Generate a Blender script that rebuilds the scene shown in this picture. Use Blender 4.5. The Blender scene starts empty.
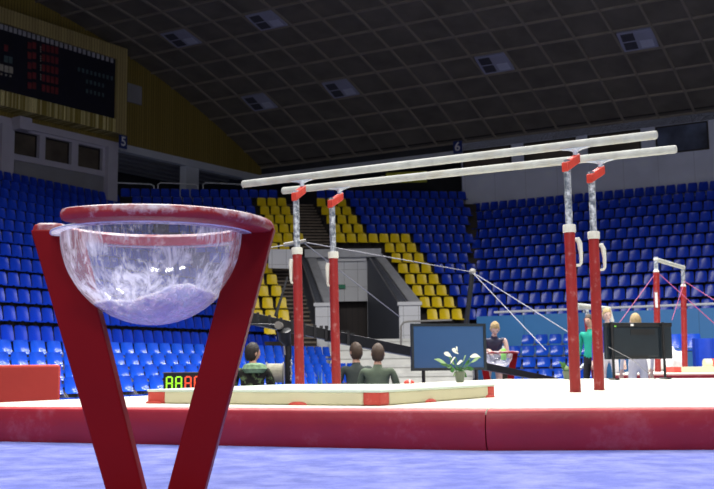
import bpy, bmesh, math, random
from mathutils import Vector, Matrix
random.seed(7)
scn = bpy.context.scene
COL = scn.collection
V = Vector
PI = math.pi
# ------------------------------------------------------------------ camera
F, PITCH, ROLL, CH = 1000.0, 0.1215, 0.012, 0.36
cd = bpy.data.cameras.new('camera'); cam = bpy.data.objects.new('camera', cd); COL.objects.link(cam)
cd.sensor_width = 36; cd.lens = 36 * F / 714; cd.clip_start = .05; cd.clip_end = 300
cam.location = (0, 0, CH)
cam.rotation_mode = 'QUATERNION'
cam.rotation_quaternion = (Matrix.Rotation(PI / 2 + PITCH, 3, 'X') @ Matrix.Rotation(-ROLL, 3, 'Z')).to_quaternion()
scn.camera = cam
cd.dof.use_dof = True; cd.dof.focus_distance = 4.2; cd.dof.aperture_fstop = 9

def ray(x, y):
    U, W = x - 357, 244.5 - y
    c, s = math.cos(ROLL), math.sin(ROLL)
    u, v = c * U + s * W, -s * U + c * W
    return V((u, F * math.cos(PITCH) - v * math.sin(PITCH), F * math.sin(PITCH) + v * math.cos(PITCH)))
def at(x, y, Y):                     # the point of the place seen at x, y that lies Y metres away
    d = ray(x, y); return d * (Y / d.y) + V((0, 0, CH))
def onz(x, y, z):
    d = ray(x, y); return d * ((z - CH) / d.z) + V((0, 0, CH))
def proj(P):
    x, y, z = P[0], P[1], P[2] - CH
    yc = y * math.cos(PITCH) + z * math.sin(PITCH); zc = -y * math.sin(PITCH) + z * math.cos(PITCH)
    if yc < .1: return (-9999, -9999)
    u, v = F * x / yc, F * zc / yc
    c, s = math.cos(ROLL), math.sin(ROLL)
    return (357 + c * u - s * v, 244.5 - (s * u + c * v))
# hall axes: E runs along the right-hand stand, N along the left-hand stand
EX = V((.8769, -.4806, 0)).normalized(); NX = V((.4806, .8769, 0)).normalized()
def EN(e, n, z=0): return EX * e + NX * n + V((0, 0, z))
WD = V((.57, .82, 0)).normalized(); WN = V((WD.y, -WD.x, 0)); PC = V((-12.3, 50, 0))   # scoreboard wall
def onwall(x, y, off=0):
    d = ray(x, y); p0 = PC + WN * off - V((0, 0, CH)); P = d * (p0.dot(WN) / d.dot(WN)) + V((0, 0, CH))
    return ((P - PC).dot(WD), P.z)
def WP(t, z, off=0): return PC + WD * t + WN * off + V((0, 0, z))
NW = 49.4
def onright(x, y, n=NW):
    d = ray(x, y); P = d * (n / d.dot(NX)) + V((0, 0, CH)); return (P.dot(EX), P.z)
FLOOR = -.60
MZ = .175

# ------------------------------------------------------------------ materials
def new_mat(name):
    m = bpy.data.materials.new(name); m.use_nodes = True
    nt = m.node_tree; return m, nt, nt.nodes['Principled BSDF'], nt.nodes, nt.links
def mat(name, col, rough=.5, var=.12, scale=6, bump=0, bscale=40, metal=0, spec=.5, emis=None, es=0, coat=0, dust=None, dust_lo=.5, dust_hi=.7, dust_scale=8, dust_up=0, dust_max=1):
    m, nt, b, N, L = new_mat(name)
    tc = N.new('ShaderNodeTexCoord')
    nz = N.new('ShaderNodeTexNoise'); nz.inputs['Scale'].default_value = scale; nz.inputs['Detail'].default_value = 4
    L.new(tc.outputs['Object'], nz.inputs['Vector'])
    mr = N.new('ShaderNodeMapRange'); mr.inputs[1].default_value = .3; mr.inputs[2].default_value = .7
    mr.inputs[3].default_value = 1 - var; mr.inputs[4].default_value = 1 + var
    L.new(nz.outputs['Fac'], mr.inputs[0])
    mx = N.new('ShaderNodeVectorMath'); mx.operation = 'SCALE'; mx.inputs[0].default_value = col[:3]
    L.new(mr.outputs[0], mx.inputs['Scale'])
    out = mx.outputs[0]
    if dust:
        n2 = N.new('ShaderNodeTexNoise'); n2.inputs['Scale'].default_value = dust_scale; n2.inputs['Detail'].default_value = 8; n2.inputs['Roughness'].default_value = .7
        L.new(tc.outputs['Object'], n2.inputs['Vector'])
        r2 = N.new('ShaderNodeMapRange'); r2.inputs[1].default_value = dust_lo; r2.inputs[2].default_value = dust_hi; r2.inputs[4].default_value = dust_max
        fac = n2.outputs['Fac']
        if dust_up:
            g = N.new('ShaderNodeNewGeometry'); sx = N.new('ShaderNodeSeparateXYZ'); L.new(g.outputs['Normal'], sx.inputs[0])
            ma = N.new('ShaderNodeMath'); ma.operation = 'MULTIPLY_ADD'; ma.inputs[1].default_value = dust_up
            L.new(sx.outputs['Z'], ma.inputs[0]); L.new(fac, ma.inputs[2]); fac = ma.outputs[0]
        L.new(fac, r2.inputs[0])
        mc = N.new('ShaderNodeMix'); mc.data_type = 'RGBA'; mc.inputs['B'].default_value = (*dust, 1)
        L.new(r2.outputs[0], mc.inputs['Factor']); L.new(out, mc.inputs['A']); out = mc.outputs['Result']
    L.new(out, b.inputs['Base Color'])
    b.inputs['Roughness'].default_value = rough; b.inputs['Metallic'].default_value = metal
    b.inputs['Specular IOR Level'].default_value = spec; b.inputs['Coat Weight'].default_value = coat
    if bump:
        n3 = N.new('ShaderNodeTexNoise'); n3.inputs['Scale'].default_value = bscale; n3.inputs['Detail'].default_value = 3
        L.new(tc.outputs['Object'], n3.inputs['Vector'])
        bp = N.new('ShaderNodeBump'); bp.inputs['Strength'].default_value = bump; bp.inputs['Distance'].default_value = .02
        L.new(n3.outputs['Fac'], bp.inputs['Height']); L.new(bp.outputs[0], b.inputs['Normal'])
    if emis:
        b.inputs['Emission Color'].default_value = (*emis, 1); b.inputs['Emission Strength'].default_value = es
    return m
def slat_mat(name, dark, light, axis, freq=9, contrast=(.35, .65), rough=.5):
    m, nt, b, N, L = new_mat(name)
    g = N.new('ShaderNodeNewGeometry'); d = N.new('ShaderNodeVectorMath'); d.operation = 'DOT_PRODUCT'; d.inputs[1].default_value = axis
    L.new(g.outputs['Position'], d.inputs[0])
    mu = N.new('ShaderNodeMath'); mu.operation = 'MULTIPLY'; mu.inputs[1].default_value = freq; L.new(d.outputs['Value'], mu.inputs[0])
    fl = N.new('ShaderNodeMath'); fl.operation = 'FLOOR'; L.new(mu.outputs[0], fl.inputs[0])
    wn = N.new('ShaderNodeTexWhiteNoise'); wn.noise_dimensions = '1D'; L.new(fl.outputs[0], wn.inputs['W'])
    fr = N.new('ShaderNodeMath'); fr.operation = 'FRACT'; L.new(mu.outputs[0], fr.inputs[0])
    gp = N.new('ShaderNodeMath'); gp.operation = 'GREATER_THAN'; gp.inputs[1].default_value = .14; L.new(fr.outputs[0], gp.inputs[0])
    mr = N.new('ShaderNodeMapRange'); mr.inputs[3].default_value = 0; mr.inputs[4].default_value = 1
    mr.inputs[1].default_value = contrast[0]; mr.inputs[2].default_value = contrast[1]; L.new(wn.outputs['Value'], mr.inputs[0])
    mx = N.new('ShaderNodeMix'); mx.data_type = 'RGBA'; mx.inputs['A'].default_value = (*dark, 1); mx.inputs['B'].default_value = (*light, 1)
    L.new(mr.outputs[0], mx.inputs['Factor'])
    m2 = N.new('ShaderNodeMix'); m2.data_type = 'RGBA'; m2.inputs['A'].default_value = (dark[0] * .35, dark[1] * .35, dark[2] * .35, 1)
    L.new(gp.outputs[0], m2.inputs['Factor']); L.new(mx.outputs['Result'], m2.inputs['B']); L.new(m2.outputs['Result'], b.inputs['Base Color'])
    b.inputs['Roughness'].default_value = rough
    return m
def panel_mat(name, col, axis, width, zh=None, seam=.03, rough=.6, k=.6):
    m, nt, b, N, L = new_mat(name)
    g = N.new('ShaderNodeNewGeometry'); d = N.new('ShaderNodeVectorMath'); d.operation = 'DOT_PRODUCT'; d.inputs[1].default_value = axis
    L.new(g.outputs['Position'], d.inputs[0])
    def seamf(sock, w):
        a = N.new('ShaderNodeMath'); a.operation = 'DIVIDE'; a.inputs[1].default_value = w; L.new(sock, a.inputs[0])
        f = N.new('ShaderNodeMath'); f.operation = 'FRACT'; L.new(a.outputs[0], f.inputs[0])
        c = N.new('ShaderNodeMath'); c.operation = 'LESS_THAN'; c.inputs[1].default_value = seam / w; L.new(f.outputs[0], c.inputs[0]); return c.outputs[0]
    s = seamf(d.outputs['Value'], width)
    if zh:
        sp = N.new('ShaderNodeSeparateXYZ'); L.new(g.outputs['Position'], sp.inputs[0]); s2 = seamf(sp.outputs['Z'], zh)
        mm = N.new('ShaderNodeMath'); mm.operation = 'MAXIMUM'; L.new(s, mm.inputs[0]); L.new(s2, mm.inputs[1]); s = mm.outputs[0]
    nz = N.new('ShaderNodeTexNoise'); nz.inputs['Scale'].default_value = .8; L.new(g.outputs['Position'], nz.inputs['Vector'])
    mr = N.new('ShaderNodeMapRange'); mr.inputs[3].default_value = .85; mr.inputs[4].default_value = 1.15; L.new(nz.outputs['Fac'], mr.inputs[0])
    sc = N.new('ShaderNodeVectorMath'); sc.operation = 'SCALE'; sc.inputs[0].default_value = col; L.new(mr.outputs[0], sc.inputs['Scale'])
    mx = N.new('ShaderNodeMix'); mx.data_type = 'RGBA'; L.new(s, mx.inputs['Factor']); L.new(sc.outputs[0], mx.inputs['A'])
    mx.inputs['B'].default_value = (col[0] * k, col[1] * k, col[2] * k, 1)
    L.new(mx.outputs['Result'], b.inputs['Base Color']); b.inputs['Roughness'].default_value = rough
    return m
CHALK = (.86, .85, .9)
M = {}
M['red_paint'] = mat('red_paint', (.23, .001, .004), .45, .06, 4, spec=.18)
M['red_pad'] = mat('red_pad', (.34, .012, .02), .5, .15, 12, bump=.15, bscale=60, dust=CHALK, dust_lo=.50, dust_hi=.74, dust_scale=13, dust_up=.12, dust_max=.9)
M['chalk'] = mat('chalk', (.93, .88, .92), .95, .06, 30, bump=1.0, bscale=45)
M['chalk'].node_tree.nodes['Principled BSDF'].inputs['Subsurface Weight'].default_value = .9
M['chalk'].node_tree.nodes['Principled BSDF'].inputs['Subsurface Radius'].default_value = (1, .85, .95)
M['chalk'].node_tree.nodes['Principled BSDF'].inputs['Subsurface Scale'].default_value = .07
M['mat_red'] = mat('mat_red', (.33, .012, .03), .42, .12, 3, bump=.25, bscale=9, dust=(.6, .35, .42), dust_lo=.55, dust_hi=.95, dust_scale=3, dust_max=.5)
M['mat_edge'] = mat('mat_edge', (.62, .05, .06), .5, .15, 6, dust=(.85, .6, .6), dust_lo=.5, dust_hi=.9, dust_scale=5, dust_max=.5)
M['mat_cream'] = mat('mat_cream', (.76, .74, .64), .8, .03, 5)
M['mat_mint'] = mat('mat_mint', (.66, .76, .66), .75, .03, 5)
M['mat_ivory'] = mat('mat_ivory', (.72, .68, .46), .7, .04, 5, dust=(.8, .5, .4), dust_lo=.66, dust_hi=.9, dust_scale=4, dust_max=.4)
M['mat_block'] = mat('mat_block', (.62, .07, .05), .6, .08, 8, dust=(.8, .4, .35), dust_lo=.55, dust_hi=.8, dust_scale=16, dust_max=.4)
M['crash_red'] = mat('crash_red', (.68, .065, .045), .5, .06, 2, bump=.5, bscale=3)
M['carpet_blue'] = mat('carpet_blue', (.13, .165, .56), .9, .12, 9, bump=.4, bscale=120, dust=(.62, .64, .85), dust_lo=.42, dust_hi=.9, dust_scale=4.5, dust_max=.48)
M['hall_floor'] = mat('hall_floor', (.10, .12, .2), .6, .1, 1)
M['rail_white'] = mat('rail_white', (.49, .51, .48), .6, .16, 14, bump=.1, dust=(.33, .29, .20), dust_lo=.52, dust_hi=.75, dust_scale=7, dust_max=.75)
M['chrome_chalky'] = mat('chrome_chalky', (.16, .19, .24), .35, .3, 20, metal=.4, dust=(.8, .84, .9), dust_lo=.44, dust_hi=.6, dust_scale=22)
M['steel_white'] = mat('steel_white', (.62, .7, .78), .4, .1, 10, metal=.2)
M['post_red'] = mat('post_red', (.29, .016, .016), .4, .08, 6, dust=(.8, .6, .6), dust_lo=.56, dust_hi=.9, dust_scale=14, dust_max=.6)
M['saddle_red'] = mat('saddle_red', (.60, .05, .03), .45, .1, 20, dust=(.9, .7, .65), dust_lo=.62, dust_hi=.85, dust_scale=30, dust_max=.6)
M['collar_white'] = mat('collar_white', (.70, .70, .64), .5, .04, 10)
M['seat_blue'] = mat('seat_blue', (.006, .045, .54), .28, .08, 2, spec=.5)
M['seat_blue_fade'] = mat('seat_blue_fade', (.10, .18, .45), .45, .1, 2)
M['seat_yellow'] = mat('seat_yellow', (.95, .70, .005), .35, .06, 2)
M['seat_steel'] = mat('seat_steel', (.05, .05, .055), .5, .1, 10, metal=.5)
M['bleacher_blue'] = mat('bleacher_blue', (.010, .085, .62), .22, .08, 2, spec=.7)
M['bracket_grey'] = mat('bracket_grey', (.22, .21, .19), .5, .1, 10)
M['stand_dark'] = mat('stand_dark', (.035, .028, .025), .85, .25, 3)
M['aisle'] = mat('aisle', (.22, .18, .14), .85, .2, 4)
M['concrete'] = mat('concrete', (.80, .80, .76), .8, .1, 2, bump=.2, bscale=8)
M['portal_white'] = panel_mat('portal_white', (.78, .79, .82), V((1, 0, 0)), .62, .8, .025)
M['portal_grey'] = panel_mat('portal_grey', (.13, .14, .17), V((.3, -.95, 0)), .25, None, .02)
M['portal_cap'] = mat('portal_cap', (.50, .51, .54), .5, .1, 3)
M['cap_pale'] = mat('cap_pale', (.75, .76, .78), .3, .05, 3)
M['dark_brown'] = panel_mat('dark_brown', (.022, .012, .011), V((1, 0, 0)), .28, None, .03, k=.3)
M['black'] = mat('black', (.012, .013, .016), .4, .15, 10)
M['black_plastic'] = mat('black_plastic', (.012, .02, .03), .35, .1, 10)
M['black_metal'] = mat('black_metal', (.02, .021, .025), .35, .2, 15, metal=.3)
M['silver'] = mat('silver', (.5, .5, .52), .3, .1, 15, metal=.8)
M['screen_blue'] = mat('screen_blue', (.03, .07, .16), .12, .05, 3, spec=.6, emis=(.05, .13, .32), es=.22)
M['ceiling_panel'] = mat('ceiling_panel', (.17, .15, .125), .9, .2, .9, bump=.2, bscale=14)
M['ceiling_rib'] = mat('ceiling_rib', (.30, .26, .21), .7, .1, 2)
M['vent_frame'] = mat('vent_frame', (.40, .41, .55), .6, .05, 2)
M['vent_dark'] = mat('vent_dark', (.07, .07, .09), .7, .1, 6)
M['vent_light'] = mat('vent_light', (.62, .64, .78), .6, .05, 6)
M['slat_gable'] = slat_mat('slat_gable', (.25, .18, .035), (.31, .225, .05), WD, 6, (.0, 1))
M['slat_frame'] = slat_mat('slat_frame', (.40, .31, .12), (.50, .40, .16), WD, 6, (.0, 1))
M['slat_bright'] = slat_mat('slat_bright', (.33, .25, .04), (.95, .85, .40), WD, 11, (.2, 1))
M['wall_grey'] = mat('wall_grey', (.58, .56, .66), .7, .06, 1)
M['wall_dim'] = mat('wall_dim', (.30, .30, .32), .8, .1, 1)
M['beam_grey'] = mat('beam_grey', (.6, .63, .7), .6, .06, 1)
M['wall_right'] = panel_mat('wall_right', (.80, .84, .98), EX, 1.7, None, .03, k=.8)
M['frame_dark'] = mat('frame_dark', (.03, .025, .025), .5, .1, 5)
M['glass_brown'] = mat('glass_brown', (.12, .095, .07), .45, .5, .7)
M['glass_blue_reflect'] = mat('glass_blue_reflect', (.08, .10, .16), .45, .7, .9)  # bluish curtain reflection put into the pane colour
M['concourse'] = mat('concourse', (.05, .052, .06), .8, .3, .5)
M['navy'] = mat('navy', (.02, .04, .22), .5, .05, 5)
M['white'] = mat('white', (.85, .85, .85), .5, .03, 5)
M['score_black'] = mat('score_black', (.012, .012, .025), .4, .2, 2)
M['tile_grey'] = mat('tile_grey', (.42, .42, .46), .5, .2, 2)
M['digit_red'] = mat('digit_red', (.22, .03, .035), .5, .2, 4)
M['digit_teal'] = mat('digit_teal', (.08, .13, .14), .5, .2, 4)
M['digit_pale'] = mat('digit_pale', (.50, .47, .38), .5, .1, 4)
M['wall_blue'] = panel_mat('wall_blue', (.06, .25, .58), EX, 2.2, None, .03, rough=.45, k=.7)
M['rail_pale'] = mat('rail_pale', (.85, .87, .9), .35, .05, 5, metal=0)
M['partition_lime'] = mat('partition_lime', (.62, .62, .05), .6, .1, .5)
M['led_green'] = mat('led_green', (.2, .5, .02), .5, .02, 5, emis=(.42, 1, .03), es=.8)
M['led_red'] = mat('led_red', (.6, .05, .02), .5, .02, 5, emis=(1, .09, .03), es=.9)
M['exit_green'] = mat('exit_green', (.0, .25, .12), .5, .02, 5)
M['leaf'] = mat('leaf', (.05, .17, .04), .45, .35, 14)
M['leaf_pale'] = mat('leaf_pale', (.30, .45, .22), .5, .3, 14)
M['petal'] = mat('petal', (.85, .88, .80), .6, .05, 10)
M['pot'] = mat('pot', (.12, .15, .10), .5, .2, 10)
M['rope'] = mat('rope', (.62, .60, .48), .85, .15, 20, bump=.3)
M['skin'] = mat('skin', (.62, .36, .26), .55, .06, 10)
M['skin_pale'] = mat('skin_pale', (.72, .50, .42), .55, .05, 10)
M['hair_dark'] = mat('hair_dark', (.018, .012, .01), .6, .4, 60, bump=.5, bscale=150)
M['hair_blond'] = mat('hair_blond', (.50, .36, .17), .6, .25, 60, bump=.5, bscale=150)
M['hair_brown'] = mat('hair_brown', (.075, .045, .028), .6, .3, 60, bump=.5, bscale=150)
M['camo'] = mat('camo', (.018, .018, .014), .9, .3, 9, dust=(.16, .24, .10), dust_lo=.52, dust_hi=.58, dust_scale=14)
M['hood_green'] = mat('hood_green', (.22, .36, .20), .9, .35, 20)
M['leotard'] = mat('leotard', (.02, .02, .06), .4, .2, 10)
M['shirt_olive'] = mat('shirt_olive', (.12, .16, .11), .9, .15, 8)
M['shirt_dark'] = mat('shirt_dark', (.06, .075, .07), .9, .15, 8)
M['shirt_teal'] = mat('shirt_teal', (.01, .38, .26), .8, .1, 8)
M['shirt_purple'] = mat('shirt_purple', (.06, .03, .30), .8, .1, 8)
M['cloth_white'] = mat('cloth_white', (.75, .74, .78), .9, .06, 8, bump=.4, bscale=9)
M['cloth_black'] = mat('cloth_black', (.015, .015, .02), .9, .1, 8)
M['drape_blue'] = mat('drape_blue', (.01, .06, .55), .4, .1, 4, bump=.5, bscale=5)
M['cable_pink'] = mat('cable_pink', (.40, .08, .20), .5, .1, 10)
M['cable_grey'] = mat('cable_grey', (.32, .32, .35), .4, .1, 10)
M['bottle_green'] = mat('bottle_green', (.25, .75, .10), .4, .05, 10)
M['eye'] = mat('eye', (.02, .015, .015), .3, .02, 10)
M['lips'] = mat('lips', (.45, .12, .11), .5, .02, 10)

# streaky chalked plastic of the bowl
def bowl_mat():
    m, nt, b, N, L = new_mat('bowl_plastic')
    tc = N.new('ShaderNodeTexCoord'); mp = N.new('ShaderNodeMapping'); mp.inputs['Scale'].default_value = (1, 1, .22); mp.inputs['Rotation'].default_value = (.1, .35, 0)
    L.new(tc.outputs['Object'], mp.inputs[0])
    n1 = N.new('ShaderNodeTexNoise'); n1.inputs['Scale'].default_value = 38; n1.inputs['Detail'].default_value = 9; n1.inputs['Roughness'].default_value = .72; n1.inputs['Distortion'].default_value = 1.2
    L.new(mp.outputs[0], n1.inputs['Vector'])
    n2 = N.new('ShaderNodeTexNoise'); n2.inputs['Scale'].default_value = 7; n2.inputs['Detail'].default_value = 5; L.new(tc.outputs['Object'], n2.inputs['Vector'])
    ad = N.new('ShaderNodeMath'); ad.operation = 'ADD'; L.new(n1.outputs['Fac'], ad.inputs[0]); L.new(n2.outputs['Fac'], ad.inputs[1])
    mr = N.new('ShaderNodeMapRange'); mr.inputs[1].default_value = .94; mr.inputs[2].default_value = 1.16; mr.inputs[3].default_value = .10; mr.inputs[4].default_value = .85
    L.new(ad.outputs[0], mr.inputs[0])
    fr = N.new('ShaderNodeLayerWeight'); fr.inputs[0].default_value = .25
    mx = N.new('ShaderNodeMath'); mx.operation = 'MULTIPLY_ADD'; mx.inputs[1].default_value = .45; mx.use_clamp = True
    L.new(fr.outputs['Facing'], mx.inputs[0]); L.new(mr.outputs[0], mx.inputs[2])
    tr = N.new('ShaderNodeBsdfTransparent'); tr.inputs[0].default_value = (.97, .97, 1, 1)
    b.inputs['Base Color'].default_value = (.82, .82, .92, 1); b.inputs['Roughness'].default_value = .3
    b.inputs['Subsurface Weight'].default_value = 0
    tl = N.new('ShaderNodeBsdfTranslucent'); tl.inputs[0].default_value = (.8, .8, .92, 1)
    s1 = N.new('ShaderNodeMixShader'); s1.inputs[0].default_value = .5; L.new(b.outputs[0], s1.inputs[1]); L.new(tl.outputs[0], s1.inputs[2])
    s2 = N.new('ShaderNodeMixShader'); L.new(mx.outputs[0], s2.inputs[0]); L.new(tr.outputs[0], s2.inputs[1]); L.new(s1.outputs[0], s2.inputs[2])
    gl = N.new('ShaderNodeBsdfGlossy'); gl.inputs['Roughness'].default_value = .08
    s3 = N.new('ShaderNodeMixShader'); s3.inputs[0].default_value = .06; L.new(s2.outputs[0], s3.inputs[1]); L.new(gl.outputs[0], s3.inputs[2])
    L.new(s3.outputs[0], N['Material Output'].inputs[0])
    return m
M['bowl'] = bowl_mat()

# ------------------------------------------------------------------ mesh helpers
class MB:
    def __init__(s): s.v = []; s.f = []; s.m = []
    def add(s, vs, fs, mi=0):
        o = len(s.v); s.v += [tuple(p) for p in vs]; s.f += [tuple(i + o for i in f) for f in fs]; s.m += [mi] * len(fs); return s
    def box(s, c, sz, rot=None, mi=0):
        x, y, z = sz[0] / 2, sz[1] / 2, sz[2] / 2
        P = [V((a, b, d)) for a in (-x, x) for b in (-y, y) for d in (-z, z)]
        if rot is not None: P = [rot @ p for p in P]
        P = [p + V(c) for p in P]
        return s.add(P, [(0, 1, 3, 2), (4, 6, 7, 5), (0, 4, 5, 1), (2, 3, 7, 6), (0, 2, 6, 4), (1, 5, 7, 3)], mi)
    def prism(s, poly, off, mi=0, capmi=None):      # poly: list of 3-D points, extruded by off
        n = len(poly); off = V(off); vs = [V(p) for p in poly] + [V(p) + off for p in poly]
        s.add(vs, [tuple(range(n))[::-1], tuple(range(n, 2 * n))], mi if capmi is None else capmi)
        return s.add(vs, [(i, (i + 1) % n, n + (i + 1) % n, n + i) for i in range(n)], mi)
    def tube(s, pts, r, seg=10, mi=0, cap=True):
        pts = [V(p) for p in pts]; rs = r if isinstance(r, (list, tuple)) else [r] * len(pts)
        rings = []; up = None
        for i, p in enumerate(pts):
            t = (pts[min(i + 1, len(pts) - 1)] - pts[max(i - 1, 0)]).normalized()
            if up is None: up = V((0, 0, 1)) if abs(t.z) < .9 else V((1, 0, 0))
            a = (up - t * up.dot(t)).normalized(); b = t.cross(a); up = a
            rings.append([p + (a * math.cos(2 * PI * k / seg) + b * math.sin(2 * PI * k / seg)) * rs[i] for k in range(seg)])
        vs = [q for R in rings for q in R]; fs = []
        for i in range(len(pts) - 1):
            for k in range(seg): fs.append((i * seg + k, i * seg + (k + 1) % seg, (i + 1) * seg + (k + 1) % seg, (i + 1) * seg + k))
        if cap: fs += [tuple(range(seg))[::-1], tuple(range((len(pts) - 1) * seg, len(pts) * seg))]
        return s.add(vs, fs, mi)
    def lathe(s, prof, c, seg=48, mi=0, closed=False):
        vs = [V(c) + V((r * math.cos(2 * PI * k / seg), r * math.sin(2 * PI * k / seg), z)) for r, z in prof for k in range(seg)]
        n = len(prof); fs = []
        for i in range(n if closed else n - 1):
            j = (i + 1) % n
            for k in range(seg): fs.append((i * seg + k, i * seg + (k + 1) % seg, j * seg + (k + 1) % seg, j * seg + k))
        return s.add(vs, fs, mi)
    def ball(s, c, r, mi=0, seg=16, rings=10, rot=None):
        rx, ry, rz = r if isinstance(r, (tuple, list)) else (r, r, r); vs = []; fs = []
        for i in range(rings + 1):
            th = PI * i / rings
            for k in range(seg):
                p = V((rx * math.sin(th) * math.cos(2 * PI * k / seg), ry * math.sin(th) * math.sin(2 * PI * k / seg), rz * math.cos(th)))
                if rot is not None: p = rot @ p
                vs.append(V(c) + p)
        for i in range(rings):
            for k in range(seg): fs.append((i * seg + k, (i + 1) * seg + k, (i + 1) * seg + (k + 1) % seg, i * seg + (k + 1) % seg))
        return s.add(vs, fs, mi)
    def mesh(s, name, mats, smooth=False):
        me = bpy.data.meshes.new(name); me.from_pydata(s.v, [], s.f); me.update()
        for m in (mats if isinstance(mats, (list, tuple)) else [mats]): me.materials.append(M[m] if isinstance(m, str) else m)
        for p, i in zip(me.polygons, s.m): p.material_index = i; p.use_smooth = smooth
        bm = bmesh.new(); bm.from_mesh(me); bmesh.ops.remove_doubles(bm, verts=bm.verts, dist=1e-5)
        bmesh.ops.recalc_face_normals(bm, faces=bm.faces); bm.to_mesh(me); bm.free()
        return me
    def build(s, name, mats, parent=None, smooth=False, bevel=0, seg=2, org=None):
        if org is not None:
            o_ = V(org); s.v = [tuple(V(p) - o_) for p in s.v]
        me = s.mesh(name, mats, smooth); o = bpy.data.objects.new(name, me); COL.objects.link(o)
        if org is not None: o.location = org
        if parent:
            o.parent = parent
            if org is None: o.location = -V(parent_loc(parent))
            else: o.location = V(org) - V(parent_loc(parent))
        if bevel:
            b = o.modifiers.new('bevel', 'BEVEL'); b.width = bevel; b.segments = seg; b.limit_method = 'ANGLE'; b.angle_limit = .6
        if smooth or bevel:
            for p in me.polygons: p.use_smooth = True
            try: me.set_sharp_from_angle(angle=.7)
            except Exception: pass
        return o
def parent_loc(o):
    l = V((0, 0, 0))
    while o is not None: l = l + o.location; o = o.parent
    return l
def tag(o, label=None, cat=None, group=None, kind=None):
    if label: o['label'] = label
    if cat: o['category'] = cat
    if group: o['group'] = group
    if kind: o['kind'] = kind
    return o
def thing(name, loc, label, cat, group=None):
    o = bpy.data.objects.new(name, None); COL.objects.link(o); o.location = loc; o.empty_display_size = .1
    return tag(o, label, cat, group)
def struct(o): o['kind'] = 'structure'; return o
def text_part(name, body, size, loc, xdir, ydir, m, parent, depth=.004):
    cu = bpy.data.curves.new(name, 'FONT'); cu.body = body; cu.size = size; cu.align_x = 'CENTER'; cu.align_y = 'CENTER'; cu.extrude = depth; cu.offset = size * .02
    cu.materials.append(M[m]); tmp = bpy.data.objects.new(name, cu); COL.objects.link(tmp)
    dg = bpy.context.evaluated_depsgraph_get(); me = bpy.data.meshes.new_from_object(tmp.evaluated_get(dg))
    bpy.data.objects.remove(tmp); o = bpy.data.objects.new(name, me); COL.objects.link(o)
    x = V(xdir).normalized(); y = V(ydir).normalized(); z = x.cross(y)
    o.parent = parent; R = Matrix((x, y, z)).transposed()
    o.rotation_mode = 'QUATERNION'; o.rotation_quaternion = R.to_quaternion(); o.location = V(loc) - parent_loc(parent)
    return o

# ================================================================== THE HALL
b = MB(); b.add([(-60, -8, FLOOR), (40, -8, FLOOR), (40, 75, FLOOR), (-60, 75, FLOOR)], [(0, 1, 2, 3)])
struct(b.build('floor', 'hall_floor'))
# blue carpeted platform
b = MB(); poly = [EN(-4.80, -6, FLOOR), EN(14, -6, FLOOR), EN(14, 12.6, FLOOR), EN(-4.80, 12.6, FLOOR)]
b.prism(poly, (0, 0, -FLOOR))
tag(b.build('carpet', 'carpet_blue'), 'blue gymnastics carpet dusted with white chalk, under the red-edged mats', 'carpet')

# ---- vaulted ceiling
def cz(n): return -0.011618 * n * n + .62316 * n + 9.9083
def eg(n): return -32.0 + (n - 38.0) * .1065 - 2.84            # gable line in E for a given N
nl = [49.34 - 1.49 * k for k in range(34)]
b = MB(); E0, E1 = 0, 16
for i in range(len(nl) - 1):
    a, c = nl[i], nl[i + 1]
    b.add([EN(eg(a), a, cz(a)), EN(E1, a, cz(a)), EN(E1, c, cz(c)), EN(eg(c), c, cz(c))], [(0, 1, 2, 3)])
struct(b.build('ceiling', 'ceiling_panel'))
b = MB()
def ribdir(a, c, z0, z1):
    pass
for a in nl:
    p = EN(eg(a), a, cz(a) - .03); q = EN(E1, a, cz(a) - .03); d = (q - p); mid = (p + q) / 2
    rot = Matrix((EX, NX, V((0, 0, 1)))).transposed()
    b.box(mid, (d.length, .10, .10), rot)
sp = 1.70; base_e = -31.05       # at n = 43.4 the rib lines
k0 = -3
for k in range(-3, 29):
    pts = []
    for a in nl:
        e = base_e + sp * k + (a - 43.4) * .1065
        if e > eg(a) + .05 and e < E1: pts.append(EN(e, a, cz(a) - .03))
    for i in range(len(pts) - 1):
        p, q = pts[i], pts[i + 1]; d = (q - p); t = d.normalized(); side = EX; up = side.cross(t).normalized(); sd = t.cross(up).normalized()
        rot = Matrix((t, sd, up)).transposed(); b.box((p + q) / 2, (d.length, .10, .12), rot)
struct(b.build('trim_1', 'ceiling_rib'))
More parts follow.
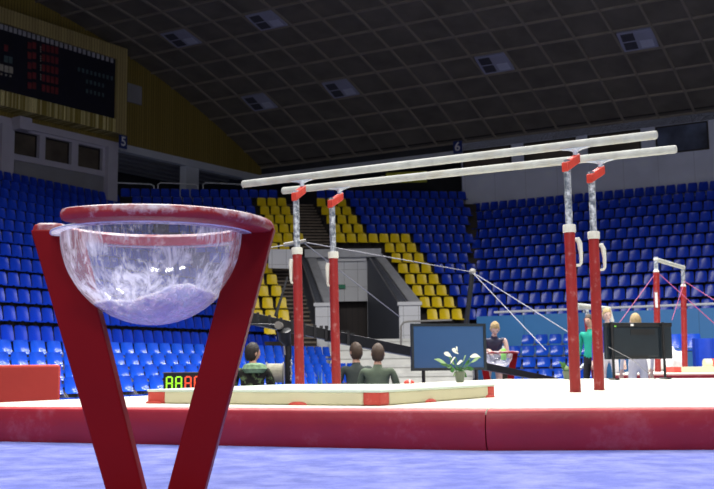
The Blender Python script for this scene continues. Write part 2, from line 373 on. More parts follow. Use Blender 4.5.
# ceiling vents
vents = [(258, 97, 'dim vent in the ceiling, lowest one above the yellow gable'), (337, 83, 'vent in the ceiling, above the left end of the parallel bars'),
         (491, 58, 'vent in the ceiling, above the middle of the parallel bars'), (633, 37, 'vent in the ceiling, rightmost and near the right edge'),
         (178, 36, 'vent in the ceiling, nearest the scoreboard'), (265, 18, 'vent in the ceiling, highest in view, right of the one beside the scoreboard')]
for (px, py, lab) in vents:
    best = None; d = ray(px, py)
    for i in range(1500, 8000):
        P = d * (i * 1e-5) + V((0, 0, CH))
        if P.z >= cz(P.dot(NX)) and P.dot(NX) > 30: best = P; break
    for i in range(i, 8000):
        P = d * (i * 1e-5) + V((0, 0, CH))
        if P.z <= cz(P.dot(NX)) : pass
        if P.z > cz(P.dot(NX)) + .001: best = P; break
    n = best.dot(NX); e = best.dot(EX)
    ni = round((49.34 - n) / 1.49 - .5); n = 49.34 - 1.49 * (ni + .5)
    k = round((e - base_e - (n - 43.4) * .1065) / sp - .5); e = base_e + sp * (k + .5) + (n - 43.4) * .1065
    slope = (-0.023236 * n + .62316); t = V((NX.x, NX.y, slope)).normalized(); up = t.cross(EX).normalized()
    if up.z > 0: up = -up                                    # facing down
    C0 = EN(e, n, cz(n)) + up * .05
    rot = Matrix((EX, t, EX.cross(t))).transposed()
    th = thing('ceiling_vent', C0, 'square grey-framed ' + lab, 'vent')
    MB().box(C0, (1.56, 1.34, .08), rot).build('frame', 'vent_frame', th)
    for dx, dy, mm, nm in ((-.36, .3, 'vent_dark', 'louvre'), (-.36, -.3, 'vent_dark', 'louvre'), (.36, -.3, 'vent_light', 'light_panel'), (.36, .3, 'vent_frame', 'louvre')):
        MB().box(C0 + EX * dx + t * dy * -1 + up * .045, (.56, .5, .03), rot).build(nm, mm, th)

# ---- gable wall with the scoreboard (left)
zf = 11.85
b = MB(); ts = [11.9 - i * 1.1 for i in range(28)]
tops = []
for t in ts:
    P = WP(t, 0); tops.append((t, cz(P.dot(NX)) + .03))
for i in range(len(tops) - 1):
    (t0, z0), (t1, z1) = tops[i], tops[i + 1]
    b.add([WP(t0, zf), WP(t1, zf), WP(t1, z1), WP(t0, z0), WP(t0, zf, -.3), WP(t1, zf, -.3), WP(t1, z1, -.3), WP(t0, z0, -.3)],
          [(0, 1, 2, 3), (4, 7, 6, 5), (0, 4, 5, 1)])
struct(b.build('wall_left', 'slat_gable'))
# pale beam below the gable and on round the corner
def wbox(t0, t1, z0, z1, o0, o1, mi=0, bb=None):
    bb = bb or MB(); return bb.prism([WP(t0, z0, o0), WP(t1, z0, o0), WP(t1, z1, o0), WP(t0, z1, o0)], WN * (o1 - o0), mi)
def rbox(e0, e1, z0, z1, n0, n1, mi=0, bb=None):
    bb = bb or MB(); return bb.prism([EN(e0, n0, z0), EN(e1, n0, z0), EN(e1, n0, z1), EN(e0, n0, z1)], NX * (n1 - n0), mi)
b = MB(); wbox(.3, 12.0, zf - .38, zf, -.3, .12, 0, b); rbox(-33.7, -20.4, zf - .38, zf + .08, NW - .1, NW + .3, 0, b)
struct(b.build('trim_2', 'beam_grey'))
b = MB(); rbox(-33.8, 16, zf + .08, 12.55, NW, NW + .3, 0, b); struct(b.build('trim_3', 'concourse'))
b = MB(); rbox(-33.8, 16, 12.46, 12.72, NW - .35, NW + .1, 0, b); struct(b.build('trim_4', 'frame_dark'))
# concourse behind the centre stand: back wall, soffit and floor
b = MB()
A = [WP(-.5, 0, -6), WP(18.5, 0, -6)]; A = [WP(-.5, 0, -6), EN(-40, NW + 6, 0), EN(-19.9, NW + 6, 0), EN(-19.9, NW, 0)]
for i in range(3): b.add([A[i] + V((0, 0, 7)), A[i + 1] + V((0, 0, 7)), A[i + 1] + V((0, 0, 13)), A[i] + V((0, 0, 13))], [(0, 1, 2, 3)])
b.add([WP(-.5, 12, 0), WP(12.1, 12, 0), EN(-19.9, NW + .1, 12), EN(-19.9, NW + 6, 12), EN(-40, NW + 6, 12), WP(-.5, 12, -6)], [(0, 1, 2, 3, 4, 5)])
struct(b.build('wall_back', 'concourse'))
b = MB()
for i in range(5): wbox(.4 , 11 , 11.7, 11.95, -1.2 - i * .9, -1.5 - i * .9, 0, b)
struct(b.build('trim_5', 'wall_dim'))
# left wall bay with three windows
c0 = onwall(104, 150)[0]; c1 = onwall(113.5, 150)[0]; l0 = onwall(-3, 150)[0]; l1 = onwall(9.5, 150)[0]
zb = 7.6
b = MB(); wbox(c0, c1, zb, zf - .35, -.4, .35, 0, b); wbox(l0, l1, zb, zf - .35, -.4, .35, 0, b)
wbox(l0 - 7, c1 + .2, zf - .36, zf - .02, -.3, .22, 0, b)
tB = onwall(12, 116); wbox(onwall(8, 116)[0], onwall(20, 116)[0], zf - .6, zf - .02, .3, .9, 0, b)
wins = []
zs0 = onwall(11, 153.5)[1]; zs1 = onwall(11, 129.5)[1]
for a, c in ((11, 38), (44, 70.5), (77, 101.5)):
    wins.append((onwall(a, 150)[0], onwall(c, 150)[0]))
edges = [l1, wins[0][0], wins[0][1], wins[1][0], wins[1][1], wins[2][0], wins[2][1], c0]
wbox(l1, c0, zs1, zf - .3, -.3, .1, 0, b); wbox(l1, c0, zs0 - .28, zs0, -.3, .12, 0, b)
for i in (0, 2, 4, 6): wbox(edges[i], edges[i + 1], zs0, zs1, -.3, .1, 0, b)
struct(b.build('trim_6', 'wall_grey'))
b = MB(); wbox(l0 - 12, c0, 8.43, zs0 - .28, -.3, .02, 0, b); wbox(l0 - 12, l0, zs0 - .28, zf, -.3, .02, 0, b); struct(b.build('wall_front', 'wall_dim'))
for i, (a, c) in enumerate(wins):
    o = struct(wbox(a, c, zs0, zs1, -.2, -.16).build('window_%d' % (i + 1), 'glass_brown'))
    f = MB()
    for q in ((a, a + .06, zs0, zs1), (c - .06, c, zs0, zs1), (a, c, zs0, zs0 + .06), (a, c, zs1 - .06, zs1)): wbox(*q, -.16, -.1, 0, f)
    f.build('window_frame', 'frame_dark', o)

# scoreboard
t1 = onwall(117, 60, .9)[0]; t2 = onwall(127.5, 60, .9)[0]; tl = onwall(-60, 40, .9)[0]
zt = onwall(117, 59, .9)[1]; zbk = onwall(116, 119, .9)[1]; ztop = onwall(125, 48, .9)[1]; zbot = onwall(126, 135, .9)[1]
sb = thing('scoreboard', WP(-6, zbot), 'large black electronic scoreboard framed in yellow wooden slats, high on left wall', 'scoreboard')
b = MB(); wbox(t1, t2, zbot, ztop, 0, .9, 0, b); wbox(tl, t1, zt, ztop, 0, .9, 0, b); b.build('frame', 'slat_frame', sb)
wbox(tl, t1, zbot, zbk, 0, .9).build('lower_fascia', 'slat_bright', sb)
wbox(tl, t1, zbk, zt, 0, .78).build('display', 'score_black', sb)
def px_tiles(lst, m, name, one=False):
    b = MB()
    for (x, y, w, h) in lst:
        a, z = onwall(x, y, .8); b.prism([WP(a - w / 2, z - h / 2, .78), WP(a + w / 2, z - h / 2, .78), WP(a + w / 2, z + h / 2, .78), WP(a - w / 2, z + h / 2, .78)], WN * .03)
        if not one: b.build(name, m, sb); b = MB()
    if one: b.build(name, m, sb)
def lerp_y(x, y0, s): return y0 + s * x
px_tiles([(1.5 + 4.6 * i - .0 * i, lerp_y(1.5 + 4.6 * i, 26.3, .305), .17, .24) for i in range(25)], 'tile_grey', 'title_tile')
L_ = []
for r in range(5):
    for x in (29.5, 34.2): L_.append((x, 45.6 + 10 * r, .2, .3))
    for x in (43.5, 48, 52.4, 56.6): L_.append((x, 47.5 + 10.1 * r + (x - 43) * .22, .17, .32))
L_ += [(6, 48, .2, .3)]
px_tiles(L_, 'digit_red', 'red_digit')
px_tiles([(6, 59, .2, .3), (10.5, 60, .2, .3)] + [(79 + 4.1 * i, 69.5 + i * 1.1, .12, .2) for i in range(9)] + [(87 + 4 * i, 81.5 + i * 1, .12, .2) for i in range(5)] + [(87 + 4 * i, 91 + i, .12, .2) for i in range(5)], 'digit_teal', 'dim_digit')
px_tiles([(1.5, 67.5, .2, .3), (6.4, 69, .2, .3), (11, 70, .2, .3)] + [(1.5 + 4.5 * i, 74 + i, .08, .08) for i in range(3)], 'digit_pale', 'pale_digit')
px_tiles([(40.7, 47 + 2.3 * i, .05, .05) for i in range(16) if i % 4 != 3], 'digit_pale', 'dot_column', True)
# small grey box on the gable
ta, za = onwall(133, 94); wp = wbox(ta - .45, ta + .55, za - .5, za + .5, 0, .08)
tag(wp.build('wall_hatch', 'wall_dim', bevel=.01), 'grey square hatch on the yellow gable wall right of the scoreboard', 'hatch')
# sector signs
def sign(px, py, body, plane, lab):
    if plane == 'L':
        t, z = onwall(px, py, .95); C = WP(t, z, 1.0); x, nrm = WD, WN
    else:
        e, z = onright(px, py, NW - .6); C = EN(e, NW - .6, z); x, nrm = EX, -NX
    th = thing('sector_sign', C, lab, 'sign')
    w, h = .5, .66
    b = MB(); b.prism([C - x * w / 2 - V((0, 0, h / 2)), C + x * w / 2 - V((0, 0, h / 2)), C + x * w / 2 + V((0, 0, h / 2)), C - x * w / 2 + V((0, 0, h / 2))], -nrm * .06)
    b.build('plate', 'navy', th)
    text_part('numeral', body, .66, C + nrm * .012, x, (0, 0, 1), 'white', th, .006)
    return th
sign(122.7, 142, '5', 'L', 'small navy sign with a white number 5 below the scoreboard corner')
sign(457.5, 147, '6', 'R', 'small navy sign with a white number 6 high on right-hand wall')
# pillar of the concourse
e0 = onwall(186.5, 160)[0]; e1 = onwall(199, 160)[0]
struct(wbox(e0, e1, 8, zf - .36, -.5, 0).build('trim_7', 'beam_grey'))

# ---- right wall
b = MB()
we0 = onright(462, 170)[0]
rbox(we0, 16, 7.6, 12.6, NW, NW + .4, 0, b)
b.prism([EN(we0, NW, 7.6), EN(we0 - .55, NW + 1.2, 7.6), EN(we0 - .55, NW + 1.2, 12.6), EN(we0, NW, 12.6)], NX * .1)
struct(b.build('wall_right', 'wall_right'))
for i, (a, c, g) in enumerate(((463, 511, 'glass_brown'), (524, 576, 'glass_brown'), (588, 641, 'glass_brown'), (656, 709, 'glass_blue_reflect'))):
    ea, ec = onright(a, 140)[0], onright(c, 140)[0]
    z0, z1 = 10.5, 11.88
    o = struct(rbox(ea, ec, z0, z1, NW - .03, NW + .05).build('window_%d' % (i + 4), g))
    f = MB()
    for q in ((ea, ea + .07, z0, z1), (ec - .07, ec, z0, z1), (ea, ec, z0, z0 + .06), (ea, ec, z1 - .06, z1)): rbox(*q, NW - .1, NW - .02, 0, f)
    f.build('window_frame', 'frame_dark', o)
# lime partition and hand rail in the concourse
p = [at(386, 183, 54.5), at(427, 182, 54.5), at(427, 171, 54.5), at(386, 173, 54.5)]
tag(MB().prism(p, (0, .15, 0)).build('partition', 'partition_lime'), 'yellow-green partition standing in the dark concourse left of sign 6', 'partition')

# ================================================================== STANDS AND SEATS
def shell(wid, prof, th=.018, curve=.05, roundtop=.06, nx=6):
    """plastic seat shell: profile of (y, z, half-width factor) swept across x"""
    b = MB(); vs = []
    for (y, z, w, cv) in prof:
        for i in range(nx + 1):
            s = -1 + 2 * i / nx
            vs.append(V((s * wid / 2 * w, y - curve * cv * s * s, z + (.0 if cv < .9 else 0))))
    n = len(prof); fr = []
    for j in range(n - 1):
        for i in range(nx): fr.append((j * (nx + 1) + i, j * (nx + 1) + i + 1, (j + 1) * (nx + 1) + i + 1, (j + 1) * (nx + 1) + i))
    # back side
    off = len(vs); bk = [v + V((0, th, -th * .4)) for v in vs]
    fs = fr + [tuple(k + off for k in f[::-1]) for f in fr]
    bd = [i for i in range(nx + 1)] + [j * (nx + 1) + nx for j in range(1, n)] + [(n - 1) * (nx + 1) + i for i in range(nx - 1, -1, -1)] + [j * (nx + 1) for j in range(n - 2, 0, -1)]
    for a in range(len(bd)):
        c = bd[(a + 1) % len(bd)]; fs.append((bd[a], c, c + off, bd[a] + off))
    b.add(vs + bk, fs, 0); return b
def seat_upper():
    b = shell(.45, [(-.30, .30, .86, 0), (-.29, .335, .94, 0), (-.10, .325, 1, .2), (-.01, .34, 1, .6), (.02, .42, 1, 1), (.05, .58, .98, 1), (.08, .72, .93, 1), (.085, .765, .8, 1), (.085, .775, .6, 1)])
    b.tube([(-.14, -.05, .31), (-.14, .05, .0)], .018, 4, 1); b.tube([(.14, -.05, .31), (.14, .05, .0)], .018, 4, 1)
    b.box((0, -.06, .30), (.34, .06, .03), None, 1)
    return b
def seat_low():
    b = shell(.47, [(-.03, .455, .9, .8), (.02, .50, 1, 1), (.05, .64, .98, 1), (.07, .75, .95, 1), (.072, .80, .82, 1)], curve=.085)
    b.add([(-.215, -.40, .31), (.215, -.40, .31), (.22, -.40, .385), (-.22, -.40, .385), (-.2, -.03, .34), (.2, -.03, .34), (.2, -.03, .375), (-.2, -.03, .375)],
          [(0, 1, 2, 3), (3, 2, 6, 7), (0, 4, 5, 1), (1, 5, 6, 2), (0, 3, 7, 4), (4, 7, 6, 5)])
    for s in (-1, 1):
        b.box((s * .235, -.12, .36), (.025, .3, .05), None, 1); b.tube([(s * .2, -.1, .36), (s * .2, .04, 0)], .02, 4, 1)
        b.prism([(s * .24, .02, .36), (s * .24, -.2, .34), (s * .24, .02, .56)], (.012 * -s, 0, 0), 1)
    return b
ME = {'upper_blue': seat_upper().mesh('stadium_seat', ['seat_blue', 'seat_steel'], True),
      'upper_yellow': seat_upper().mesh('stadium_seat', ['seat_yellow', 'seat_steel'], True),
      'low': seat_low().mesh('plastic_chair', ['bleacher_blue', 'bracket_grey'], True)}
for me in ME.values():
    try: me.set_sharp_from_angle(angle=.8)
    except Exception: pass
ORD = ['zeroth', 'first', 'second', 'third', 'fourth', 'fifth', 'sixth', 'seventh', 'eighth', 'ninth', 'tenth', 'eleventh', 'twelfth', 'thirteenth', 'fourteenth', 'fifteenth', 'sixteenth', 'seventeenth', 'eighteenth', 'nineteenth', 'twentieth']
T_ = {20: 'twent', 30: 'thirt', 40: 'fort'}
def ordw(n):
    if n <= 20: return ORD[n]
    t, u = divmod(n, 10)
    if u == 0: return T_[t * 10] + 'ieth'
    return T_[t * 10] + 'y-' + ORD[u]
SEATS = []   # (stand, row, pos, facing angle, kind)
RISE = .55   # height of the visual centre of an upper seat above its tread
# left stand
ST = []
def tread_mesh(rows, along, down_depth, name):
    pass
# --- left: rows parallel to NX, row k: e = -34.8 + 1.04k, zc = 8.75 - .607k
def left_row(k): return -34.7 + 1.04 * k, 8.95 - .627 * k
def right_row(k): return 48.7 - .97 * k, 8.62 - .612 * k
RD = V((.9928, .12, 0)).normalized(); CQ = V((.26, -.8, 0)); C0 = at(300, 193, 51.0); C0z = 9.25
def mid_row(k): return C0 + CQ * k, C0z - .563 * k
# junction tests
J_L = (V((-12.4, 50.4, 0)), V((-2.9, 41.0, 0)))       # left / centre mitre
J_R = (V((5.9, 52.2, 0)), V((4.9, 41.6, 0)))
def side(p, a, c): return (c.x - a.x) * (p.y - a.y) - (c.y - a.y) * (p.x - a.x)
sL = side(V((0, 50, 0)), *J_L); sR = side(V((0, 50, 0)), *J_R)
def in_mid(p): return side(p, *J_L) * sL > 0 and side(p, *J_R) * sR > 0
faceL = math.atan2(EX.x, -EX.y); faceR = math.atan2(-NX.x, NX.y); faceM = math.atan2(.30, .95)
def rotz_for(dirv):  # seat's front is local -Y
    return math.atan2(dirv.x, -dirv.y)
for k in range(13):
    e, zc = left_row(k); n = 10.0
    while n < 47:
        p = EN(e, n); n += .5
        if side(p, *J_L) * sL > 0: break
        SEATS.append(('left', k, V((p.x, p.y, zc - RISE)), rotz_for(EX), 'blue'))
for k in range(11):
    n, zc = right_row(k); e = -24.0
    while e < 4:
        p = EN(e, n); e += .5
        if side(p, *J_R) * sR > 0: continue
        SEATS.append(('right', k, V((p.x, p.y, zc - RISE)), rotz_for(-NX), 'blue'))
MIDR = {0: [(0, 283, 'b'), (313, 700, 'b')], 1: [(0, 256.5, 'b'), (256.5, 287, 'y'), (316, 347, 'y'), (347, 700, 'b')],
        2: [(0, 259.5, 'b'), (259.5, 291, 'y'), (320.5, 352, 'y'), (352, 700, 'b')], 3: [(0, 264, 'b'), (264, 295, 'y'), (325.5, 358, 'y'), (358, 700, 'b')],
        4: [(0, 268, 'b'), (268, 300, 'y'), (330, 364, 'y'), (364, 700, 'b')], 5: [(0, 272, 'b'), (272, 304, 'y'), (335, 411, 'y'), (411, 700, 'b')],
        6: [(0, 256, 'b'), (256, 290, 'y'), (384, 417, 'y'), (417, 700, 'b')], 7: [(0, 236, 'b'), (390.5, 424.5, 'y'), (424.5, 700, 'b')],
        8: [(0, 235, 'b'), (235, 273.5, 'y'), (397, 432, 'y'), (432, 700, 'b')], 9: [(0, 239, 'b'), (239, 278.5, 'y'), (404, 439.5, 'y'), (439.5, 700, 'b')],
        10: [(0, 243, 'b'), (243, 283, 'y'), (411, 447.5, 'y'), (447.5, 700, 'b')], 11: [(0, 247, 'b'), (247, 288, 'y'), (418.5, 455, 'y'), (455, 700, 'b')],
        12: [(0, 251, 'b'), (251, 290, 'y'), (426, 463, 'y'), (463, 700, 'b')], 13: [(0, 262, 'b'), (262, 292, 'y')]}
for k in range(14):
    P0, zc = mid_row(k)
    for i in range(-60, 60):
        p = P0 + RD * (i * .497 + .1); px, py = proj((p.x, p.y, zc))
        if not in_mid(p) and k < 13: continue
        if k == 13 and (px < 262): continue
        for a, c, kd in MIDR[k]:
            if kd == 'b' and a <= px - 4.2 and px + 4.2 <= c + .8:
                SEATS.append(('middle', k, V((p.x, p.y, zc - RISE)), rotz_for(V((.3, -.95, 0))), 'blue'))
    for a, c, kd in MIDR[k]:
        if kd == 'y':
            def col_of(px):
                lo, hi = -30.0, 30.0
                for _ in range(40):
                    m_ = (lo + hi) / 2; q = P0 + RD * m_
                    if proj((q.x, q.y, zc))[0] < px: lo = m_
                    else: hi = m_
                return lo
            s0, s1 = col_of(a), col_of(c); n_ = max(1, round((s1 - s0) / .51))
            for i in range(n_):
                p = P0 + RD * (s0 + (s1 - s0) * (i + .5) / n_)
                SEATS.append(('middle', k, V((p.x, p.y, zc - RISE)), rotz_for(V((.3, -.95, 0))), 'yellow'))
# treads: stepped solid for each stand
def steps(rows, name, label, m, run_back=.28):
    """rows: list of (A, B, z, downvec) front line ends at tread height"""
    pass
b = MB()
def stair_sheet(lines, depth_vec, zs, base_extra=1.2):
    """lines[k]=(A,B): tread centre line of row k (top first)."""
    b = MB(); n = len(lines)
    for k in range(n):
        A, B = lines[k]; back = -depth_vec * .30; frt = depth_vec * .72
        z = zs[k]; zn = zs[k + 1] if k + 1 < n else z - .9
        a0 = A + back; b0 = B + back; a1 = A + depth_vec * .70; b1 = B + depth_vec * .70
        q = [a0, b0, b1, a1]; b.prism([V((p.x, p.y, z)) for p in q], (0, 0, zn - z - .25))
    return b
TH = {}
lines = []; zs = []
for k in range(13):
    e, zc = left_row(k)
    # end at the mitre
    n = 20.0
    while side(EN(e, n), *J_L) * sL <= 0 and n < 48: n += .1
    lines.append((EN(e, 8), EN(e, n + .2))); zs.append(zc - RISE)
b = stair_sheet(lines, EX * 1.04, zs)
lf = left_row(12)
b.prism([EN(lf[0] + .7, 8, FLOOR), EN(lf[0] + .7, 32, FLOOR), EN(lf[0] + .7, 32, zs[-1] - .2), EN(lf[0] + .7, 8, zs[-1] - .2)], -EX * .3)
tag(b.build('grandstand', 'stand_dark'), 'dark stepped grandstand on the left below the scoreboard wall', 'grandstand')
lines = []; zs = []
for k in range(11):
    n, zc = right_row(k); e = -26.0
    while side(EN(e, n), *J_R) * sR > 0 and e < 10: e += .1
    lines.append((EN(e - .2, n), EN(8, n))); zs.append(zc - RISE)
b = stair_sheet(lines, -NX * .97, zs)
tag(b.build('grandstand', 'stand_dark'), 'dark stepped grandstand on the right behind the blue wall', 'grandstand')
# centre stand with its aisles; cut by the entrance
def pcol(P0, px, zc, guess=None):
    # position along RD whose projection has the column px
    lo, hi = -30.0, 30.0
    for _ in range(40):
        m_ = (lo + hi) / 2; q = P0 + RD * m_
        if proj((q.x, q.y, zc))[0] < px: lo = m_
        else: hi = m_
    return lo
dark = MB(); ais = MB()
PORT = {6: (306, 376), 7: (297, 384), 8: (300, 391), 9: (303, 398), 10: (306, 405), 11: (309, 412), 12: (313, 419), 13: (316, 470)}
AIS = {0: (283, 313), 1: (286, 317), 2: (291, 321), 3: (295, 326), 4: (299, 331), 5: (304, 335), 6: (290, 306), 7: (270, 297), 8: (274, 300), 9: (279, 303), 10: (283, 306), 11: (288, 309), 12: (291, 313), 13: (293, 316)}
for k in range(14):
    P0, zc = mid_row(k); z = zc - RISE; zn = z - .563
    # ends at the mitres
    sA = -24.0
    while not (side(P0 + RD * sA, *J_L) * sL > 0) and sA < 20: sA += .05
    sB = 24.0
    while not (side(P0 + RD * sB, *J_R) * sR > 0) and sB > -20: sB -= .05
    if k == 13: sA = pcol(P0, 255, zc)
    cuts = []
    def seg(s0, s1, bb, lift=0):
        if s1 - s0 < .05: return
        q0 = P0 + RD * s0 - CQ * .32; q1 = P0 + RD * s1 - CQ * .32; q2 = P0 + RD * s1 + CQ * .68; q3 = P0 + RD * s0 + CQ * .68
        bb.prism([V((q.x, q.y, z + lift)) for q in (q0, q1, q2, q3)], (0, 0, zn - z - .3))
    pts = [sA - .2]
    a0 = pcol(P0, AIS[k][0], z); a1 = pcol(P0, AIS[k][1], z)
    seg(sA - .2, a0, dark)
    for j in range(3):
        zz = z - .563 * j / 3; f0 = -.32 + j / 3
        q = [P0 + RD * a0 + CQ * f0, P0 + RD * a1 + CQ * f0, P0 + RD * a1 + CQ * (f0 + .34), P0 + RD * a0 + CQ * (f0 + .34)]
        dark.prism([V((p.x, p.y, zz - .06)) for p in q], (0, 0, -.45))  # risers coloured dark for the shadow lines between treads
        q = [P0 + RD * a0 + CQ * f0, P0 + RD * a1 + CQ * f0, P0 + RD * a1 + CQ * (f0 + .42), P0 + RD * a0 + CQ * (f0 + .42)]
        ais.prism([V((p.x, p.y, zz)) for p in q], (0, 0, -.07))
    if k in PORT:
        p0 = pcol(P0, PORT[k][0], z); p1 = pcol(P0, PORT[k][1], z)
        seg(a1, p0, dark); seg(p1, sB + .2, dark) if k < 13 else None
    else: seg(a1, sB + .2, dark)
tg = thing('grandstand', mid_row(6)[0] * 1.0, 'stepped grandstand in the middle with brown aisle stairs between yellow seats', 'grandstand')
dark.build('tier', 'stand_dark', tg); ais.build('aisle_stairs', 'aisle', tg)

# seats: order by how large they show
def inframe(P): 
    x, y = proj((P.x, P.y, P.z + .5)); return -4 < x < 718 and 0 < y < 395
blue = [s for s in SEATS if s[4] == 'blue']; yel = [s for s in SEATS if s[4] == 'yellow']
vis = [s for s in blue if inframe(s[2])]
def hidden(s):       # behind the chalk stand or entrance structure
    x, y = proj((s[2].x, s[2].y, s[2].z + .5))
    return (38 < x < 272 and 207 < y < 300 and 35 + (y - 230) * .29 < x < 275 - (y - 230) * .27 and not (60 < x < 243 and 238 < y < 300))
vis2 = [s for s in vis if not hidden(s)]
vis2.sort(key=lambda s: s[2].length)
big = vis2[:300]; bigset = set(id(s) for s in big)
def put_seats(lst, me, name, group, fmt, base):
    rows = {}; allr = {}
    for s in lst: rows.setdefault((s[0], s[1]), []).append(s)
    for s in (vis2 if lst is big else lst): allr.setdefault((s[0], s[1]), []).append(s)
    rank = {}
    for kk_ in allr:
        for i, s in enumerate(sorted(allr[kk_], key=lambda s: proj(s[2])[0])): rank[id(s)] = i + 1
    first = None
    for key in sorted(rows):
        st, k = key; L = sorted(rows[key], key=lambda s: proj(s[2])[0])
        for i, s in enumerate(L):
            if first is None:
                o = bpy.data.objects.new(name, me); first = o
            else: o = first.copy()
            COL.objects.link(o); o.location = s[2]; o.rotation_euler = (0, 0, s[3])
            o['label'] = fmt(st, base[st] - k, rank[id(s)], len(L)); o['category'] = 'seat'; o['group'] = group(st)
STN = {'left': 'left-hand stand', 'right': 'right-hand stand', 'middle': 'middle stand'}
put_seats(big, ME['upper_blue'], 'stadium_seat', lambda st: 'blue seats in the ' + STN[st],
          lambda st, r, i, n: 'blue plastic seat in %s, %s row up, %s from left' % (STN[st], ordw(r), ordw(i)), {'left': 13, 'right': 11, 'middle': 14})
# yellow seats: two blocks per row
def ylab(st, r, i, n): return 'yellow plastic seat in middle stand, %s row up, %s yellow one from left' % (ordw(r), ordw(i))
put_seats(yel, ME['upper_yellow'], 'stadium_seat', lambda st: 'yellow seats in the middle stand', ylab, {'middle': 14})
rest = [s for s in blue if id(s) not in bigset]
b = MB(); proto = seat_upper()
pv = [V(v) for v in proto.v]
for s in rest:
    R = Matrix.Rotation(s[3], 3, 'Z'); b.v += [] ; off = len(b.v)
    b.v += [tuple(R @ v + s[2]) for v in pv]; b.f += [tuple(i + off for i in f) for f in proto.f]; b.m += proto.m
me = bpy.data.meshes.new('seat_rows'); me.from_pydata(b.v, [], b.f); me.update()
me.materials.append(M['seat_blue']); me.materials.append(M['seat_steel'])
for p, i in zip(me.polygons, b.m): p.material_index = i; p.use_smooth = True
try: me.set_sharp_from_angle(angle=.8)
except Exception: pass
o = bpy.data.objects.new('seat_rows', me); COL.objects.link(o)
tag(o, 'hundreds of blue plastic seats filling the upper rows of the stands', 'seats', kind='stuff')

# ---- lower bleachers with open seats
BL = []
lowL = [(-18.6, .75), (-17.5, .44), (-16.4, .14), (-15.35, -.12)]
b = MB()
for k, (e, zc) in enumerate(lowL):
    n = 14.5; z = max(zc - .46, FLOOR)
    u = (-.030 if k < 2 else -.004); n1 = e / (u * .8769 - .4806) * (u * .4806 + .8769)
    while n < n1:
        BL.append(('left', k, EN(e, n, z), rotz_for(EX))); n += .53
    if z > FLOOR + .02: b.prism([EN(e - .35, 13, FLOOR), EN(e - .35, n1 + .3, FLOOR), EN(e + .72, n1 + .3, FLOOR), EN(e + .72, 13, FLOOR)], (0, 0, z - FLOOR))
tag(b.build('bleacher', 'stand_dark'), 'low stepped bleacher under the blue open seats at the foot of left stand', 'bleacher')
lowR = [(36.0, 1.13), (34.9, .70), (33.8, .28), (32.8, -.12)]
b = MB()
for k, (n, zc) in enumerate(lowR):
    z = max(zc - .46, FLOOR); e0 = EN(0, 0)
    ea = at(506 if k != 0 else 518, 350, 30); 
    u = (506 - 357 + (14 if k == 0 else 0)) / 1000; d = n / (.4806 * u + .8769); p = V((u * d, d, 0)); e = p.dot(EX) + .25
    u2 = (592 - 357) / 1000; d2 = n / (.4806 * u2 + .8769); eend = V((u2 * d2, d2, 0)).dot(EX)
    es = e
    while e < eend: BL.append(('right', k, EN(e, n, z), rotz_for(-NX))); e += .53
    if z > FLOOR + .02: b.prism([EN(es - .4, n + .4, FLOOR), EN(e, n + .4, FLOOR), EN(e, n - .68, FLOOR), EN(es - .4, n - .68, FLOOR)], (0, 0, z - FLOOR))
tag(b.build('bleacher', 'stand_dark'), 'low stepped bleacher under blue open seats before the blue wall on the right', 'bleacher')
rows = {}
for s in BL:
    x, y = proj((s[2].x, s[2].y, s[2].z + .6))
    if -6 < x < 720: rows.setdefault((s[0], s[1]), []).append(s)
first = None
for key in sorted(rows):
    L = sorted(rows[key], key=lambda s: proj(s[2])[0])
    for i, s in enumerate(L):
        if first is None: o = bpy.data.objects.new('plastic_chair', ME['low']); first = o
        else: o = first.copy()
        COL.objects.link(o); o.location = s[2]; o.rotation_euler = (0, 0, s[3])
        o['category'] = 'seat'; o['group'] = 'blue open seats on the low bleachers'
        o['label'] = 'bright blue open seat on low %s bleacher, %s row up, %s from left' % (key[0], ordw(4 - key[1]), ordw(i + 1))
c_ = at(682, 350, 29.5); tag(MB().box((c_.x, 29.45, (FLOOR + .12) / 2), (1.7, 1.5, .12 - FLOOR)).build('riser', 'stand_dark', bevel=.01), 'low dark riser under the pair of blue shell chairs', 'riser')
# two separate blue chairs left of the blue drape
for px, py, lab in ((673, 334, 'blue shell chair behind the uneven bars, left one of a pair'), (690, 333, 'blue shell chair beside the blue drape, right one of a pair')):
    P = at(px, py, 29.5); P.z = .12
    th = thing('shell_chair', P, lab, 'chair', 'blue shell chairs before the blue wall')
    sc = 1.35
    def pl(m_): 
        R = Matrix.Rotation(rotz_for(-NX), 3, 'Z'); m_.v = [tuple(R @ (V(v) * sc) + P) for v in m_.v]; return m_
    pl(shell(.44, [(.0, .50, 1, .8), (.02, .56, 1, 1), (.05, .68, .98, 1), (.07, .8, .9, 1)])).build('backrest', 'bleacher_blue', th, True)
    pl(MB().prism([(-.22, -.38, .43), (.22, -.38, .43), (.22, 0, .41), (-.22, 0, .41)], (0, 0, .035))).build('seat', 'bleacher_blue', th, bevel=.01)
    for sx in (-1, 1):
        for sy in (-.33, .0): pl(MB().tube([(sx * .19, sy, .42), (sx * .21, sy, 0)], .014, 6)).build('leg', 'bracket_grey', th)

